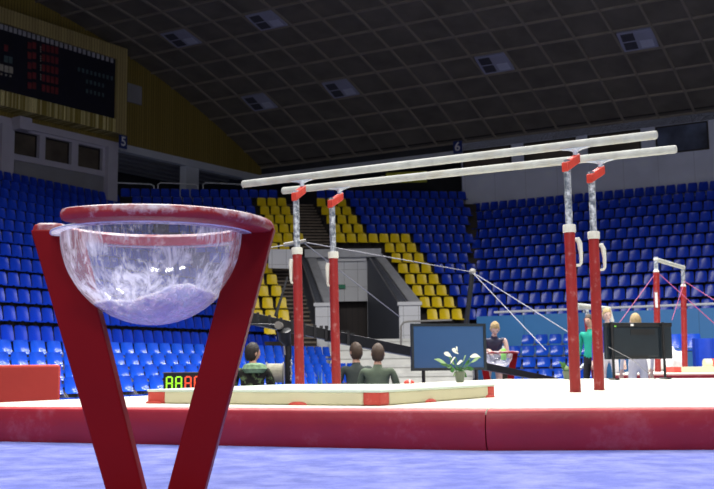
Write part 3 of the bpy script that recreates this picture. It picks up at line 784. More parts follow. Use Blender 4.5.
# ---- entrance portal in the centre stand
PQ = V((.27, -1, 0))                          # runs from the back to the front
def PX(x, Y, z): return V((x, Y, z))
dB, dF = 46.0, 41.5
def pt(px, Y, z): return V(((px - 357 + (z - CH) / Y * 1000 * ROLL) / 1000 * Y, Y, z))
po = thing('entrance_portal', pt(356, 43, FLOOR), 'grey walled entrance with sloping parapets cut into the middle stand', 'entrance')
zi = 3.35
def portal():
    zt = 5.35
    # back panel above the door
    bl, br = pt(312, dB, 0), pt(367, dB, 0)
    b = MB(); b.prism([V((bl.x, dB, 3.35)), V((br.x, dB, 3.35)), V((br.x, dB, 5.35)), V((bl.x, dB, 5.35))], (0, .2, 0)); b.build('back_panel', 'portal_white', po)
    b = MB(); b.prism([V((bl.x, dB + .8, FLOOR)), V((br.x, dB + .8, FLOOR)), V((br.x, dB + .8, 3.4)), V((bl.x, dB + .8, 3.4))], (0, .1, 0)); b.build('doorway', 'dark_brown', po)
    # slab
    b = MB(); s0, s1 = pt(305, dB, 0).x, pt(381, dB, 0).x
    b.prism([V((s0, dB - .5, 5.35)), V((s1, dB - .5, 5.35)), V((s1, dB - .5, 5.72)), V((s0, dB - .5, 5.72))], (0, 1.2, 0)); b.build('lintel', 'portal_cap', po)
    # pale strip painted for the bright highlights under the lintel
    b = MB(); b.prism([V((pt(338, dB, 0).x, dB - .2, 5.2)), V((pt(366, dB, 0).x, dB - .2, 5.2)), V((pt(366, dB, 0).x, dB - .2, 5.36)), V((pt(338, dB, 0).x, dB - .2, 5.36))], (0, .3, 0)); b.build('top_strip', 'cap_pale', po)
    # side walls
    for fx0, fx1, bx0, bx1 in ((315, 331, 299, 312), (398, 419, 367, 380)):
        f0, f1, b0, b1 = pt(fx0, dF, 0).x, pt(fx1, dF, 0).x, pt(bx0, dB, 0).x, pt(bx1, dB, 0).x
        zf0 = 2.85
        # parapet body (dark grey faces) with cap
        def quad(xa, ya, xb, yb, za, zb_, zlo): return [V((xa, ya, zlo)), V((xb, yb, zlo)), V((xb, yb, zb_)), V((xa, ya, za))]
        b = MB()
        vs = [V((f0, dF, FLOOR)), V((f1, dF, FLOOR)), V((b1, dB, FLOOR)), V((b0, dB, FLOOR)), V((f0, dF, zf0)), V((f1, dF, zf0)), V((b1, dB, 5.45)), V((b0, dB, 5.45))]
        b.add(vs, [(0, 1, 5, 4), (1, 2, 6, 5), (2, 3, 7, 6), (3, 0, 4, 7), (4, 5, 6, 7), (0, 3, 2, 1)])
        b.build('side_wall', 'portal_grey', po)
        c = MB(); w = (f1 - f0) * .5; wb = (b1 - b0) * .45
        vs = [V((f0 + w, dF, zf0)), V((f1 + .1, dF, zf0)), V((b1 + .1, dB, 5.45)), V((b0 + wb, dB, 5.45))]; c.prism(vs, (0, 0, .1)); c.build('parapet_cap', 'portal_cap', po)
        for xx, xb in ((0, 0), (w, wb)):
            r = MB(); r.tube([V((f0 + xx, dF, zf0 + .12)), V((b0 + xb, dB, 5.57))], .035, 6); r.build('handrail', 'silver', po)
        p = MB(); p.prism([V((f0, dF - .35, FLOOR)), V((f1, dF - .35, FLOOR)), V((f1, dF - .35, zf0)), V((f0, dF - .35, zf0))], (0, .4, 0)); p.build('front_pillar', 'portal_white', po)
        MB().box(((f0 + f1) / 2, dF - .15, zf0 + .06), (f1 - f0 + .12, .6, .14)).build('pillar_cap', 'cap_pale', po)
portal()
# green exit plate beside the door
g = pt(341.5, dB - .12, 0); gz = at(341, 286.5, dB - .12).z
tag(MB().box((g.x, dB - .1, gz), (.32, .05, .18)).build('exit_plate', 'exit_green'), 'small green exit plate on the white entrance panel', 'sign')
# grey panel left of the portal
p = [at(268.5, 268, 43.3), at(296, 269, 43.3), at(296, 249.5, 43.3), at(268.5, 249, 43.3)]
tag(MB().prism(p, (.05, .3, 0)).build('low_wall', 'portal_white'), 'pale grey low wall panel beside left aisle stairs, above yellow seats', 'wall panel')
# broad pale steps below the entrance
b = MB()
for i in range(6):
    z = FLOOR + .34 * (i + 1); y = 36.3 + .75 * i
    x0 = pt(329, y, z).x; x1 = pt(470, y, z).x
    b.prism([V((x0, y, FLOOR)), V((x1, y, FLOOR)), V((x1, y + .05, FLOOR)), V((x0, y + .05, FLOOR))], (0, 0, z - FLOOR - .1))
    b.prism([V((x0, y - .06, z - .1)), V((x1, y - .06, z - .1)), V((x1, y + .8, z - .1)), V((x0, y + .8, z - .1))], (0, 0, .1))
tag(b.build('entrance_steps', 'concrete'), 'broad pale concrete steps leading up to the dark entrance door', 'steps')
# hand rail hoop right of the portal, in front of the pillar
tag(MB().tube([at(401, 348, 35), at(401, 326, 35), at(403.5, 322.5, 35), at(409, 321.5, 35), at(452, 320, 35)], .035, 6).build('handrail', 'bracket_grey', smooth=True), 'grey tubular handrail hoop in front of the entrance pillar', 'handrail')
# top rails behind centre stand
for a, c, lab in ((115, 154, 'left'), (158, 198, 'middle'), (203, 243, 'right')):
    Y = 51.2 + (a - 115) * .012
    q0 = at(a, 190, Y); q1 = at(a, 184.5, Y); q2 = at(a + 2.5, 182.8, Y); q3 = at(c - 3, 184.3, Y); q4 = at(c, 186, Y); q5 = at(c, 191, Y)
    q0.z -= .8; q5.z -= .8
    tag(MB().tube([q0, q1, q2, q3, q4, q5], .035, 6).build('guard_rail', 'rail_pale', smooth=True), 'pale guard rail hoop on top of the middle stand, %s one of three' % lab, 'guard rail', 'rail hoops above the middle stand')
# blue perimeter wall and its rail
nwall = 37.6; zw = 2.3
e0 = onright(477, 330, nwall)[0]
b = rbox(e0, 12, FLOOR, zw, nwall, nwall + .25)
tag(b.build('perimeter_wall', 'wall_blue'), 'blue painted boundary wall below the right-hand stand', 'boundary wall')
b = MB(); b.tube([EN(onright(495, 330, nwall)[0], nwall - .02, zw + .14), EN(12, nwall - .02, zw + .14)], .05, 8)
e = -18.0
while e < 12: b.tube([EN(e, nwall + .03, zw - .05), EN(e, nwall + .03, zw + .14)], .03, 6); e += 2.4
tag(b.build('wall_rail', 'rail_pale', smooth=True), 'pale horizontal rail along the top of blue boundary wall', 'rail')
# red strip before the left bleacher
p = [onz(292, 384, FLOOR + .001)]
P = at(292, 381, 30); Q = at(352, 382, 33)
b = MB(); b.prism([V((P.x, P.y, FLOOR)), V((Q.x, Q.y, FLOOR)), V((Q.x, Q.y, at(352, 377, 33).z)), V((P.x, P.y, at(292, 376.5, 30).z))], (.1, .1, 0))
tag(b.build('barrier', 'crash_red'), 'low red barrier in front of the blue bleacher seats behind the bars', 'barrier')

# ================================================================== MATS
def mat_block(name, poly, z0, z1, label, mats, bevel=.03, edge=None, seg=3, cat='mat', subsurf=False):
    pass
FL = V((-2.44, 5.44, 0)); SM = V((.535, 4.30, 0)); FR = V((4.4, 3.95, 0))
BLK = EN(-4.77, 12.5); SB = EN(-4.77 + 4.0, 12.5)
# seam runs back along NX from SM
se = SM.dot(EX); SBK = EN(se, 12.5)
def big_mat(poly, label, seam):
    pts = [V(p) for p in poly]; c = sum(pts, V()) / 4
    b = MB(); n = len(pts)
    def ins(p, d):
        return p  # placeholder
    # bulging side: rings at several heights, inset by distance
    rings = [(0.0, .012), (.03, .0), (.10, -.004), (.150, .003), (.165, .012), (.173, .028), (.1755, .05)]
    def offset_poly(d):
        out = []
        for i in range(n):
            a, p, q = pts[i - 1], pts[i], pts[(i + 1) % n]
            d1 = (p - a).normalized(); d2 = (q - p).normalized(); n1 = V((-d1.y, d1.x, 0)); n2 = V((-d2.y, d2.x, 0))
            if (c - p).dot(n1) < 0: n1 = -n1
            if (c - p).dot(n2) < 0: n2 = -n2
            e1 = d * (.03 if (i - 1) % n == seam else 1); e2 = d * (.03 if i == seam else 1)
            det = n1.x * n2.y - n1.y * n2.x; r1 = n1.dot(p) + e1; r2 = n2.dot(p) + e2
            out.append(V(((r1 * n2.y - r2 * n1.y) / det, (n1.x * r2 - n2.x * r1) / det, 0)))
        return out
    vs = []
    for z, d in rings: vs += [V((p.x, p.y, z)) for p in offset_poly(d)]
    for j in range(len(rings) - 1):
        mi = 0 if j < 4 else 1 
        for i in range(n): b.add([vs[j * n + i], vs[j * n + (i + 1) % n], vs[(j + 1) * n + (i + 1) % n], vs[(j + 1) * n + i]], [(0, 1, 2, 3)], 2 if (i == seam and j > 2) else mi)
    b.add(vs[-n:], [tuple(range(n))], 2)
    return tag(b.build('landing_mat', ['mat_red', 'mat_edge', 'mat_cream'], smooth=True), label, 'mat', 'large floor mats under the bars')
big_mat([FL, SM - (SM - FL).normalized() * .002, SBK - EX * .002, BLK], 'large white-topped red landing mat, left of the seam, behind the chalk bowl stand', 1)
big_mat([SM + EX * .004, FR, EN(FR.dot(EX) + 3.5, 12.5), SBK + EX * .004], 'large white-topped red landing mat, right of the seam, under the parallel bars', 3)
# small ivory mat with red corners
ca, cb_ = V((-1.15, 5.50, 0)), V((.10, 4.74, 0)); u_ = (cb_ - ca).normalized(); v_ = V((-u_.y, u_.x, 0)); 
w_, l_ = (cb_ - ca).length, 1.33
sm = thing('small_mat', (ca + cb_) / 2 + V((0, 0, MZ)), 'low ivory mat with red corner blocks lying on the left white landing mat', 'mat')
def sq(s0, s1, t0, t1, z0, z1, m, nm, bv=.008):
    b = MB(); b.prism([ca + u_ * s + v_ * t + V((0, 0, z0)) for s, t in ((s0, t0), (s1, t0), (s1, t1), (s0, t1))], (0, 0, z1 - z0)); return b.build(nm, m, sm, bevel=bv)
zt0, zt1 = MZ + .002, MZ + .064
sq(.12, w_ - .095, 0, l_, zt0, zt1, 'mat_ivory', 'body'); sq(0, .12, .12, l_ - .12, zt0, zt1, 'mat_ivory', 'body'); sq(w_ - .095, w_, .09, l_ - .09, zt0, zt1, 'mat_ivory', 'body')
for (a, c, d, e) in ((0, .12, 0, .12), (w_ - .095, w_, 0, .09), (w_ - .095, w_, l_ - .09, l_), (0, .12, l_ - .12, l_)): sq(a, c, d, e, zt0, zt1, 'mat_block', 'corner_block')
sq(-.004, w_ + .004, -.004, l_ + .004, zt1 - .002, zt1 + .012, 'mat_mint', 'top_cover', .006)
for px, py, side_ in ((312, 404.2, 'f'), (190, 401.5, 'f'), (414, 402, 'r'), (466, 397.3, 'r')):
    P = onz(px, py, MZ)
    if side_ == 'f': s = (P - ca).dot(u_); P = ca + u_ * s - v_ * .0; ax = u_
    else: s = (P - cb_).dot(v_); P = cb_ + v_ * s + u_ * .0; ax = v_
    b = MB(); b.ball((P.x, P.y, MZ + .003), (.055, .02, .014), rot=Matrix.Rotation(math.atan2(ax.y, ax.x), 3, 'Z')); b.build('tab', 'mat_block', sm, True)
# red crash mat on the left edge
P0 = at(61, 364.5, 7.9)
d_ = EX; b = MB(); q = V((P0.x, P0.y, FLOOR)); dl = V((-1, .12, 0)).normalized()
b.prism([q, q + dl * 2.6, q + dl * 2.6 + V((0, 0, P0.z + .01 - FLOOR)), q + V((0, 0, P0.z - FLOOR))], (-.5, .9, 0))
o = b.build('crash_mat', 'crash_red', bevel=.02, seg=3); tag(o, 'upright red vinyl crash mat at the left edge behind the white mat', 'mat')
# second red-edged podium at right
b = MB(); A = onz(606, 379.5, 0.02)
pl_ = [V((4.15, 16.4, 0)), V((9.5, 15.6, 0)), V((13, 26, 0)), V((7.5, 27, 0))]
b.prism([p + V((0, 0, FLOOR)) for p in pl_], (0, 0, .16 - FLOOR), 0, None)
b.prism([p + V((0, 0, .16)) for p in [pl_[0] * 1.003, pl_[1] * 1.003, pl_[2], pl_[3]]], (0, 0, .025), 1)
tag(b.build('landing_mat', ['mat_red', 'mat_cream'], bevel=.01), 'far red-sided mat with white top under the uneven bars', 'mat')
P = at(682, 371, 18); b = MB(); b.box((P.x + 1.1, 18.3, .185 + .05), (2.2, .5, .10)); 
bm_ = thing('beam_mat', (P.x + 1.1, 18.3, .185), 'thin ivory mat with a red end block, at the foot of the uneven bars', 'mat')
b.build('body', 'mat_ivory', bm_); MB().box((P.x - .06, 18.3, .185 + .05), (.13, .51, .102)).build('corner_block', 'mat_block', bm_)
# padded roll at right edge
P = at(706, 362, 24); P.z = .185 + .132; b = thing('foam_roll', (P.x, P.y, .185), 'ivory and red padded roll at the far right edge of the hall floor', 'pad')
MB().tube([V((P.x - .05, P.y, P.z)), V((P.x + .12, P.y, P.z))], .13, 14).build('roll', 'mat_ivory', b, True)
MB().tube([V((P.x + .12, P.y, P.z)), V((P.x + .7, P.y, P.z))], .132, 14).build('red_band', 'mat_block', b, True)
# small red and white pad
P = at(409, 381.5, 10.6)
q = thing('small_pad', V((P.x, P.y, MZ)), 'small rounded red pad with a white stripe on the mat left of the monitor', 'pad')
MB().ball((P.x, P.y, MZ + .012), (.055, .04, .03)).build('pad', 'mat_block', q, True); MB().ball((P.x + .005, P.y - .004, MZ + .014), (.016, .041, .031)).build('stripe', 'white', q, True)

# ================================================================== CHALK BOWL STAND
def chalk_stand(C, zr, sc, label, near=True, green=False):
    """C: centre on the floor (x, y), zr: height of the ring's upper face, sc scale; floor at z = C.z"""
    x0, y0, z0 = C
    th = thing('chalk_stand', C, label, 'chalk stand')
    R = V((1, 0, 0))
    def P(x, y, z): return V((x0 + x * sc, y0 + y * sc, z))
    ro, ri, hh = .328, .238, .036 * sc
    def arc(a0, a1, name, seg=90):
        b = MB(); prof = [(ri, -.5), (ri, .2), (ri + .012, .45), (ri + .03, .5), (ro - .02, .5), (ro - .006, .38), (ro, .1), (ro, -.15), (ro - .006, -.4), (ro - .02, -.5)]
        m = len(prof); vs = []
        for i in range(seg + 1):
            a = math.radians(a0 + (a1 - a0) * i / seg); 
            # rounded ends
            e = min(i, seg - i) / seg * abs(math.radians(a1 - a0)) * ro
            k = 1.0 if e > .02 else math.sqrt(max(0, 1 - (1 - e / .02) ** 2)) * .5 + .5
            for r, z in prof:
                rr = (ro + ri) / 2 + (r - (ro + ri) / 2) * k
                vs.append(P(rr * math.cos(a), rr * math.sin(a), zr - hh / 2 + z * hh * (.35 + .65 * k)))
        fs = [tuple(range(m))[::-1], tuple(range(seg * m, (seg + 1) * m))]
        for i in range(seg):
            for j in range(m): fs.append((i * m + j, i * m + (j + 1) % m, (i + 1) * m + (j + 1) % m, (i + 1) * m + j))
        b.add(vs, fs); return b.build(name, 'red_pad', th, True)
    arc(-124, 12, 'ring_arc'); arc(20, 184, 'ring_arc')
    # legs: flat boards, top width and lean taken from the stand
    zt = zr - hh * .6
    def leg(xo_t, xi_t, xo_b, xi_b, y, name='leg', t=.055):
        b = MB(); H = zt - z0
        n = 14; L = []; Rr = []
        for i in range(n + 1):
            s = i / n; z = z0 + H * s
            xo = xo_b + (xo_t - xo_b) * s; xi = xi_b + (xi_t - xi_b) * s
            L.append((xo, z)); Rr.append((xi, z))
        poly = [P(x, y - t / 2, z) for x, z in L] + [P(x, y - t / 2, z) for x, z in Rr[::-1]]
        b.prism(poly, (0, t * sc, 0)); return b.build(name, 'red_paint', th, bevel=.004)
    return th, P, leg, arc, zt
# near stand: depth 2.7 m
YC = 2.70
cx = at(153.5, 232, YC).x
zr = at(153.5, 222, YC).z
th, P, leg, arc, zt = chalk_stand((cx, YC, 0), zr, 1.0, 'red chalk bowl stand with a clear chalk-dusted bowl in the left foreground')
xL = lambda px, py: at(px, py, YC).x - cx
# extrapolate edges to floor
def ext(pa, pb, z):
    A, B = at(pa[0], pa[1], YC), at(pb[0], pb[1], YC); t = (z - A.z) / (B.z - A.z); return A.x + (B.x - A.x) * t - cx
leg(ext((35, 236), (108, 489), zt), ext((94, 285), (145, 489), zt), ext((35, 236), (108, 489), 0), ext((94, 285), (145, 489), 0), 0)
leg(ext((273, 236), (206, 489), zt), ext((219, 300), (169, 489), zt), ext((273, 236), (206, 489), 0), ext((219, 300), (169, 489), 0), 0)
bx = (ext((94, 285), (145, 489), 0) + ext((219, 300), (169, 489), 0)) / 2
b = MB(); b.lathe([(0, 0), (.22, 0), (.225, .012), (.2, .02), (0, .022)], (cx + bx, YC, 0), 40); b.build('base_plate', 'red_paint', th, True)
zfz = zr - .036
# bowl: hemisphere with thickness, flange
Rb = .245
b = MB(); prof = []
for i in range(29):
    a = -PI / 2 + (PI / 2) * i / 28; prof.append((max(.0005, Rb * math.cos(a)), Rb * math.sin(a)))
b.lathe(prof, (cx, YC, zfz), 72); bowl = b.build('bowl', 'bowl', th, True, org=(cx, YC, zfz))
M['flange'] = mat('flange', (.74, .74, .82), .45, .08, 12)
b = MB(); fl = [(Rb - .001, 0), (Rb + .018, .001), (Rb + .024, .003), (Rb + .024, .006), (Rb - .001, .006)]
b.lathe(fl, (cx, YC, zfz - .004), 72, closed=True); b.build('rim_flange', 'bowl', bowl, True)
MB().tube([(cx + (Rb + .024) * math.cos(a * PI / 40), YC + (Rb + .024) * math.sin(a * PI / 40), zfz) for a in range(81)], .0026, 8).build('rim_bead', 'flange', bowl, True)
# chalk heap
b = MB(); Rc = Rb - .004; vs = []; rings = 26; seg = 72
import mathutils
def heap_z(x, y):
    n1 = mathutils.noise.noise(V((x * 9, y * 9, 3))) * .012 + mathutils.noise.noise(V((x * 30, y * 30, 7))) * .006
    return -Rb + .070 + x * .10 + n1 + .012 * math.sin(x * 22 + y * 9)
def rim_r(a):   # radius where the heap meets the bowl
    lo, hi = .0, Rc
    for _ in range(30):
        m_ = (lo + hi) / 2; x, y = m_ * math.cos(a), m_ * math.sin(a)
        if heap_z(x, y) > -math.sqrt(max(0, Rc * Rc - m_ * m_)): lo = m_
        else: hi = m_
    return lo
rr = [rim_r(2 * PI * k / seg) for k in range(seg)]
top = []; bot = []
for j in range(rings + 1):
    f = j / rings
    for k in range(seg):
        a = 2 * PI * k / seg; r = rr[k] * f; x, y = r * math.cos(a), r * math.sin(a)
        zb2 = -math.sqrt(Rc * Rc - r * r); top.append(V((cx + x, YC + y, zfz + max(heap_z(x, y), zb2)))); bot.append(V((cx + x, YC + y, zfz + zb2)))
fs = []
for j in range(rings):
    for k in range(seg): fs.append((j * seg + k, (j + 1) * seg + k, (j + 1) * seg + (k + 1) % seg, j * seg + (k + 1) % seg))
b.add(top, fs); b.add(bot, fs)
o = b.build('chalk_powder', 'chalk', None, True); tag(o, 'white chalk powder heaped in the clear bowl of the near stand', 'chalk', kind='stuff')

# far stand
YF = 17.0; fx = at(498, 352, YF).x; zr2 = at(498, 351.5, YF).z
th2, P2, leg2, arc2, zt2 = chalk_stand((fx, YF, FLOOR), zr2, 1.08, 'distant red chalk stand with bowl that the gymnast in black leans over')
for s in (-1, 1): leg2(s * .31, s * .20, s * .11, s * .03, 0)
b = MB(); b.lathe([(.0005, FLOOR), (.22, FLOOR), (.2, FLOOR + .02), (.0005, FLOOR + .022)], (fx, YF, 0), 30); b.build('base_plate', 'red_paint', th2, True)
b = MB(); b.lathe([(max(.0005, p[0]), p[1]) for p in prof], (fx, YF, zr2 - .04), 40); b.build('bowl', 'bowl', th2, True, org=(fx, YF, zr2 - .04))
Bp = at(503.5, 352, YF - .15)
bt = thing('spray_bottle', Bp, 'small green bottle standing in the distant chalk bowl', 'bottle')
MB().tube([Bp + V((0, 0, -.13)), Bp + V((0, 0, .03)), Bp + V((0, 0, .06))], [.045, .045, .02], 12).build('bottle', 'bottle_green', bt, True)
MB().tube([Bp + V((0, 0, .06)), Bp + V((0, 0, .1))], .018, 8).build('cap', 'white', bt, True)

# ================================================================== PARALLEL BARS
HZ = 1.86
B1 = (onz(242, 184.3, HZ), onz(657.6, 134.7, HZ)); B2 = (onz(282, 191, HZ), onz(677, 149, HZ))
pb = thing('parallel_bars', V((.6, 7.4, MZ)), 'white chalked parallel bars on four red posts standing on the landing mat', 'parallel bars')
for bi, (A, B) in enumerate((B1, B2)):
    d = (B - A).normalized(); sidev = V((-d.y, d.x, 0))
    # oval rail
    b = MB(); seg = 16; vs = []; stations = [(0, .55), (.006, .85), (.016, 1), (.5, 1)] ; Lr = (B - A).length
    ss = [(0, .6), (.006, .88), (.018, 1), (Lr - .018, 1), (Lr - .006, .88), (Lr, .6)]
    for s, k in ss:
        for j in range(seg):
            a = 2 * PI * j / seg; vs.append(A + d * s + sidev * ((.024 * k * math.cos(a))) + V((0, 0, .030 * k * math.sin(a))))
    fs = [tuple(range(seg))[::-1], tuple(range(5 * seg, 6 * seg))]
    for i in range(5):
        for j in range(seg): fs.append((i * seg + j, i * seg + (j + 1) % seg, (i + 1) * seg + (j + 1) % seg, (i + 1) * seg + j))
    b.add(vs, fs); b.build('rail', 'rail_white', pb, True)
neck_px = {(0, 0): 302, (0, 1): 575, (1, 0): 339.5, (1, 1): 600}
base_px = {(0, 0): (299.9, 391), (0, 1): (575.4, 390.8), (1, 0): (336.6, 390), (1, 1): (599.2, 387.8)}
tube_px = {(0, 0): (296.3, 215), (0, 1): (567.5, 179), (1, 0): (332.4, 222), (1, 1): (591.8, 186)}
collar_y = {(0, 0): 253, (0, 1): 231, (1, 0): 257, (1, 1): 237.5}
for key, npx in neck_px.items():
    A, B = (B1, B2)[key[0]]; d = (B - A).normalized(); nv = V((-d.y, d.x, 0))
    lo, hi = 0, (B - A).length
    for _ in range(40):
        m_ = (lo + hi) / 2
        if proj(A + d * m_)[0] < npx: lo = m_
        else: hi = m_
    N0 = A + d * lo                                   # rail point above the neck
    Yp = N0.y - .085
    tp = at(tube_px[key][0], tube_px[key][1], Yp); bp_ = at(base_px[key][0], base_px[key][1], Yp)
    dirv = (tp - bp_).normalized()
    bot = bp_ + dirv * ((MZ - bp_.z) / dirv.z)
    col = at(0, collar_y[key], Yp); zc = at(tube_px[key][0], collar_y[key], Yp).z
    ptz = lambda z: bp_ + dirv * ((z - bp_.z) / dirv.z)
    lt = MB().tube([ptz(MZ), ptz(zc)], .0365, 20).build('post', 'post_red', pb, True)
    MB().tube([ptz(MZ), ptz(MZ + .012)], .038, 20).build('post_foot', 'post_red', lt, True)
    ztop = HZ - .125
    MB().tube([ptz(zc - .05), ptz(ztop)], .0245, 16).build('inner_tube', 'chrome_chalky', lt, True)
    cl = MB().tube([ptz(zc - .012), ptz(zc - .006), ptz(zc + .036), ptz(zc + .042)], [.040, .0435, .0435, .040], 24).build('collar', 'collar_white', lt, True)
    # lever handle: sits to the side facing out
    sgn = 1 if key[1] == 1 else -1
    hx = V((sgn, -.1, 0)).normalized()
    T = ptz(zc - .075) + hx * .052; Bm = ptz(zc - .235) + hx * (.085 if sgn > 0 else .05); T2 = T + hx * .02
    hp = [ptz(zc - .06) + hx * .034, ptz(zc - .056) + hx * (.052 if sgn > 0 else .044), ptz(zc - .085) + hx * (.064 if sgn > 0 else .05), ptz(zc - .15) + hx * (.070 if sgn > 0 else .05), ptz(zc - .215) + hx * (.070 if sgn > 0 else .05), ptz(zc - .232) + hx * (.06 if sgn > 0 else .046), ptz(zc - .234) + hx * .036]
    MB().tube(hp, [.014, .018, .019, .014, .011, .009, .009], 10).build('lever_handle', 'collar_white', lt, True)
    # red saddle arm: slanted block from tube to neck
    s0 = ptz(HZ - .168); s1 = V((N0.x, N0.y, HZ - .098)); ax = V(((s1 - s0).x, (s1 - s0).y, 0)); axn = ax.normalized(); wv = V((-axn.y, axn.x, 0)) * .027
    z0a, z1a = -.05, .042
    a0 = s0 - axn * .03; a1 = s1 + axn * .022; h = .038
    poly = [a0 + V((0, 0, -h * 1.15)), a0 + V((0, 0, h * .62)), a1 + V((0, 0, h * 1.0)), a1 + V((0, 0, -h * .75))]
    b = MB(); b.prism([p - wv for p in poly], wv * 2); b.build('saddle_arm', 'saddle_red', lt, bevel=.008)
    # neck and fork under the rail
    n0 = V((N0.x, N0.y, HZ - .075)); n1 = V((N0.x, N0.y, HZ - .034))
    b = MB(); b.tube([n0, n0 + V((0, 0, .02)), n1], [.018, .017, .03], 14)
    sh = []
    for s, hz in ((-.10, .006), (-.05, .014), (-.022, .026), (.022, .026), (.05, .014), (.10, .006)): sh.append((s, hz))
    top = [n1 + d * s + V((0, 0, .012)) for s, _ in sh]; lw = [n1 + d * s + V((0, 0, .012 - hz)) for s, hz in sh]
    b.prism([p - nv * .013 for p in top + lw[::-1]], nv * .026); b.build('neck', 'steel_white', lt, True)

# ================================================================== UNEVEN BARS, MAST, CABLES
ub = thing('uneven_bars', V((6.2, 21, .185)), 'distant uneven bars with red posts and pale rail on right', 'uneven bars')
hl = at(656, 259.5, 20.0); hr = at(683, 267.5, 21.9)
MB().tube([hl, hr], .045, 10).build('high_rail', 'rail_white', ub, True)
for (t, bpx, bpy_, Y, ny) in ((hl, 658, 372, 20.0, 272), (hr, 685, 371, 21.9, 280)):
    f = at(bpx, bpy_, Y); f.z = .185; mid = t + (f - t) * ((ny - 259) / 112)
    p = MB().tube([mid, f], .062, 12).build('post', 'post_red', ub, True)
    MB().tube([t + V((0, 0, .05)), mid], .045, 10).build('inner_tube', 'chrome_chalky', p, True)
    MB().ball(mid, (.06, .06, .08)).build('joint', 'collar_white', p, True)
    MB().ball(t, .052).build('rail_socket', 'collar_white', p, True)
MB().box(at(656.3, 300, 19.93), (.05, .02, .3)).build('post_plate', 'cap_pale', ub)
ll, lr = at(577, 305.5, 19.5), at(609, 309, 21.0)
MB().tube([ll, lr], .05, 10).build('low_rail', 'rail_white', ub, True)
lp = MB().tube([at(587, 318, 19.6), V((at(599, 379, 19.6).x, 19.6, FLOOR))], .065, 10).build('post', 'post_red', ub, True)
MB().tube([at(586.5, 309, 19.6), at(588, 322, 19.6)], .045, 10).build('inner_tube', 'chrome_chalky', lp, True)
MB().tube([lr, at(612.5, 322, 21.0)], .04, 8).build('strut', 'collar_white', ub, True)
q = at(579, 372, 19.4); q.z = FLOOR + .05
MB().tube([at(603, 346, 19.8), at(580, 369, 19.4)], .035, 8).build('strut', 'steel_white', ub, True)
for a, c, Y in (((655, 274), (617, 326), 20), ((657, 272), (716, 325), 20), ((684, 281), (722, 305), 21.5), ((684, 283), (672, 320), 21.5)):
    e_ = at(c[0], c[1], Y - .5); MB().tube([at(a[0], a[1], Y), e_], .008, 5).build('guy_cable', 'cable_pink', ub)
cmst = thing('cable_mast', at(466, 346, 22), 'dark leaning mast whose pale guy cables spread behind the parallel bars', 'mast')
tp = at(472.5, 272, 22); bt_ = at(463, 352, 22); bt_ = bt_ + (bt_ - tp) * ((bt_.z - FLOOR) / (tp.z - bt_.z))
MB().tube([bt_, tp], .055, 8).build('pole', 'black_metal', cmst, True); MB().ball(tp, .08).build('pole_head', 'bracket_grey', cmst, True)
for a, c, Y0, Y1 in (((472, 272), (303, 242), 22, 18), ((472, 272), (568, 332), 22, 19), ((472, 272), (546, 350), 22, 19), ((303, 242), (400, 317), 18, 21), ((303, 242), (262, 249), 18, 18)):
    MB().tube([at(*a, Y0), at(*c, Y1)], .009, 5).build('guy_cable', 'cable_grey', cmst)
MB().tube([at(284, 245, 18), at(306, 241, 18)], .04, 6).build('spreader', 'bracket_grey', cmst)

# ================================================================== MONITORS
def fr_box(b, A, B, C_, D, t): pass
mt = thing('monitor', V((1.12, 12.6, FLOOR)), 'wide black-framed monitor on two legs showing a plain blue screen', 'monitor')
tl_, tr_, br_, bl_ = at(410.5, 323.5, 12.4), at(485.3, 321, 12.7), at(486.3, 369.5, 12.7), at(412.5, 371, 12.4)
zT, zB = tl_.z, bl_.z
xd = (V((tr_.x, tr_.y, 0)) - V((tl_.x, tl_.y, 0))).normalized(); wd = (V((tr_.x, tr_.y, 0)) - V((tl_.x, tl_.y, 0))).length; nd = V((xd.y, -xd.x, 0))
O_ = V((tl_.x, tl_.y, zB)); Hh = zT - zB
def mq(s0, s1, z0, z1, o0, o1): return MB().prism([O_ + xd * s + V((0, 0, z)) + nd * o0 for s, z in ((s0, z0), (s1, z0), (s1, z1), (s0, z1))], nd * (o1 - o0))
bz = .035
b = MB()
for q in ((0, wd, 0, bz), (0, wd, Hh - bz, Hh), (0, bz, bz, Hh - bz), (wd - bz, wd, bz, Hh - bz)):
    m_ = mq(*q, -.02, .012); b.add(m_.v, m_.f)
b.build('bezel', 'black_plastic', mt)
mq(bz, wd - bz, bz, Hh - bz, -.02, .0).build('screen', 'screen_blue', mt); mq(.02, wd - .02, .02, Hh - .02, -.07, -.02).build('back_cover', 'black_plastic', mt)
for s in (.17, wd - .13):
    q = O_ + xd * s - nd * .03
    MB().tube([V((q.x, q.y, FLOOR)), V((q.x, q.y, zB + .1))], .022, 10).build('leg', 'black_metal', mt, True)
    MB().box((q.x, q.y, FLOOR + .012), (.08, .4, .024)).build('foot', 'black_metal', mt)
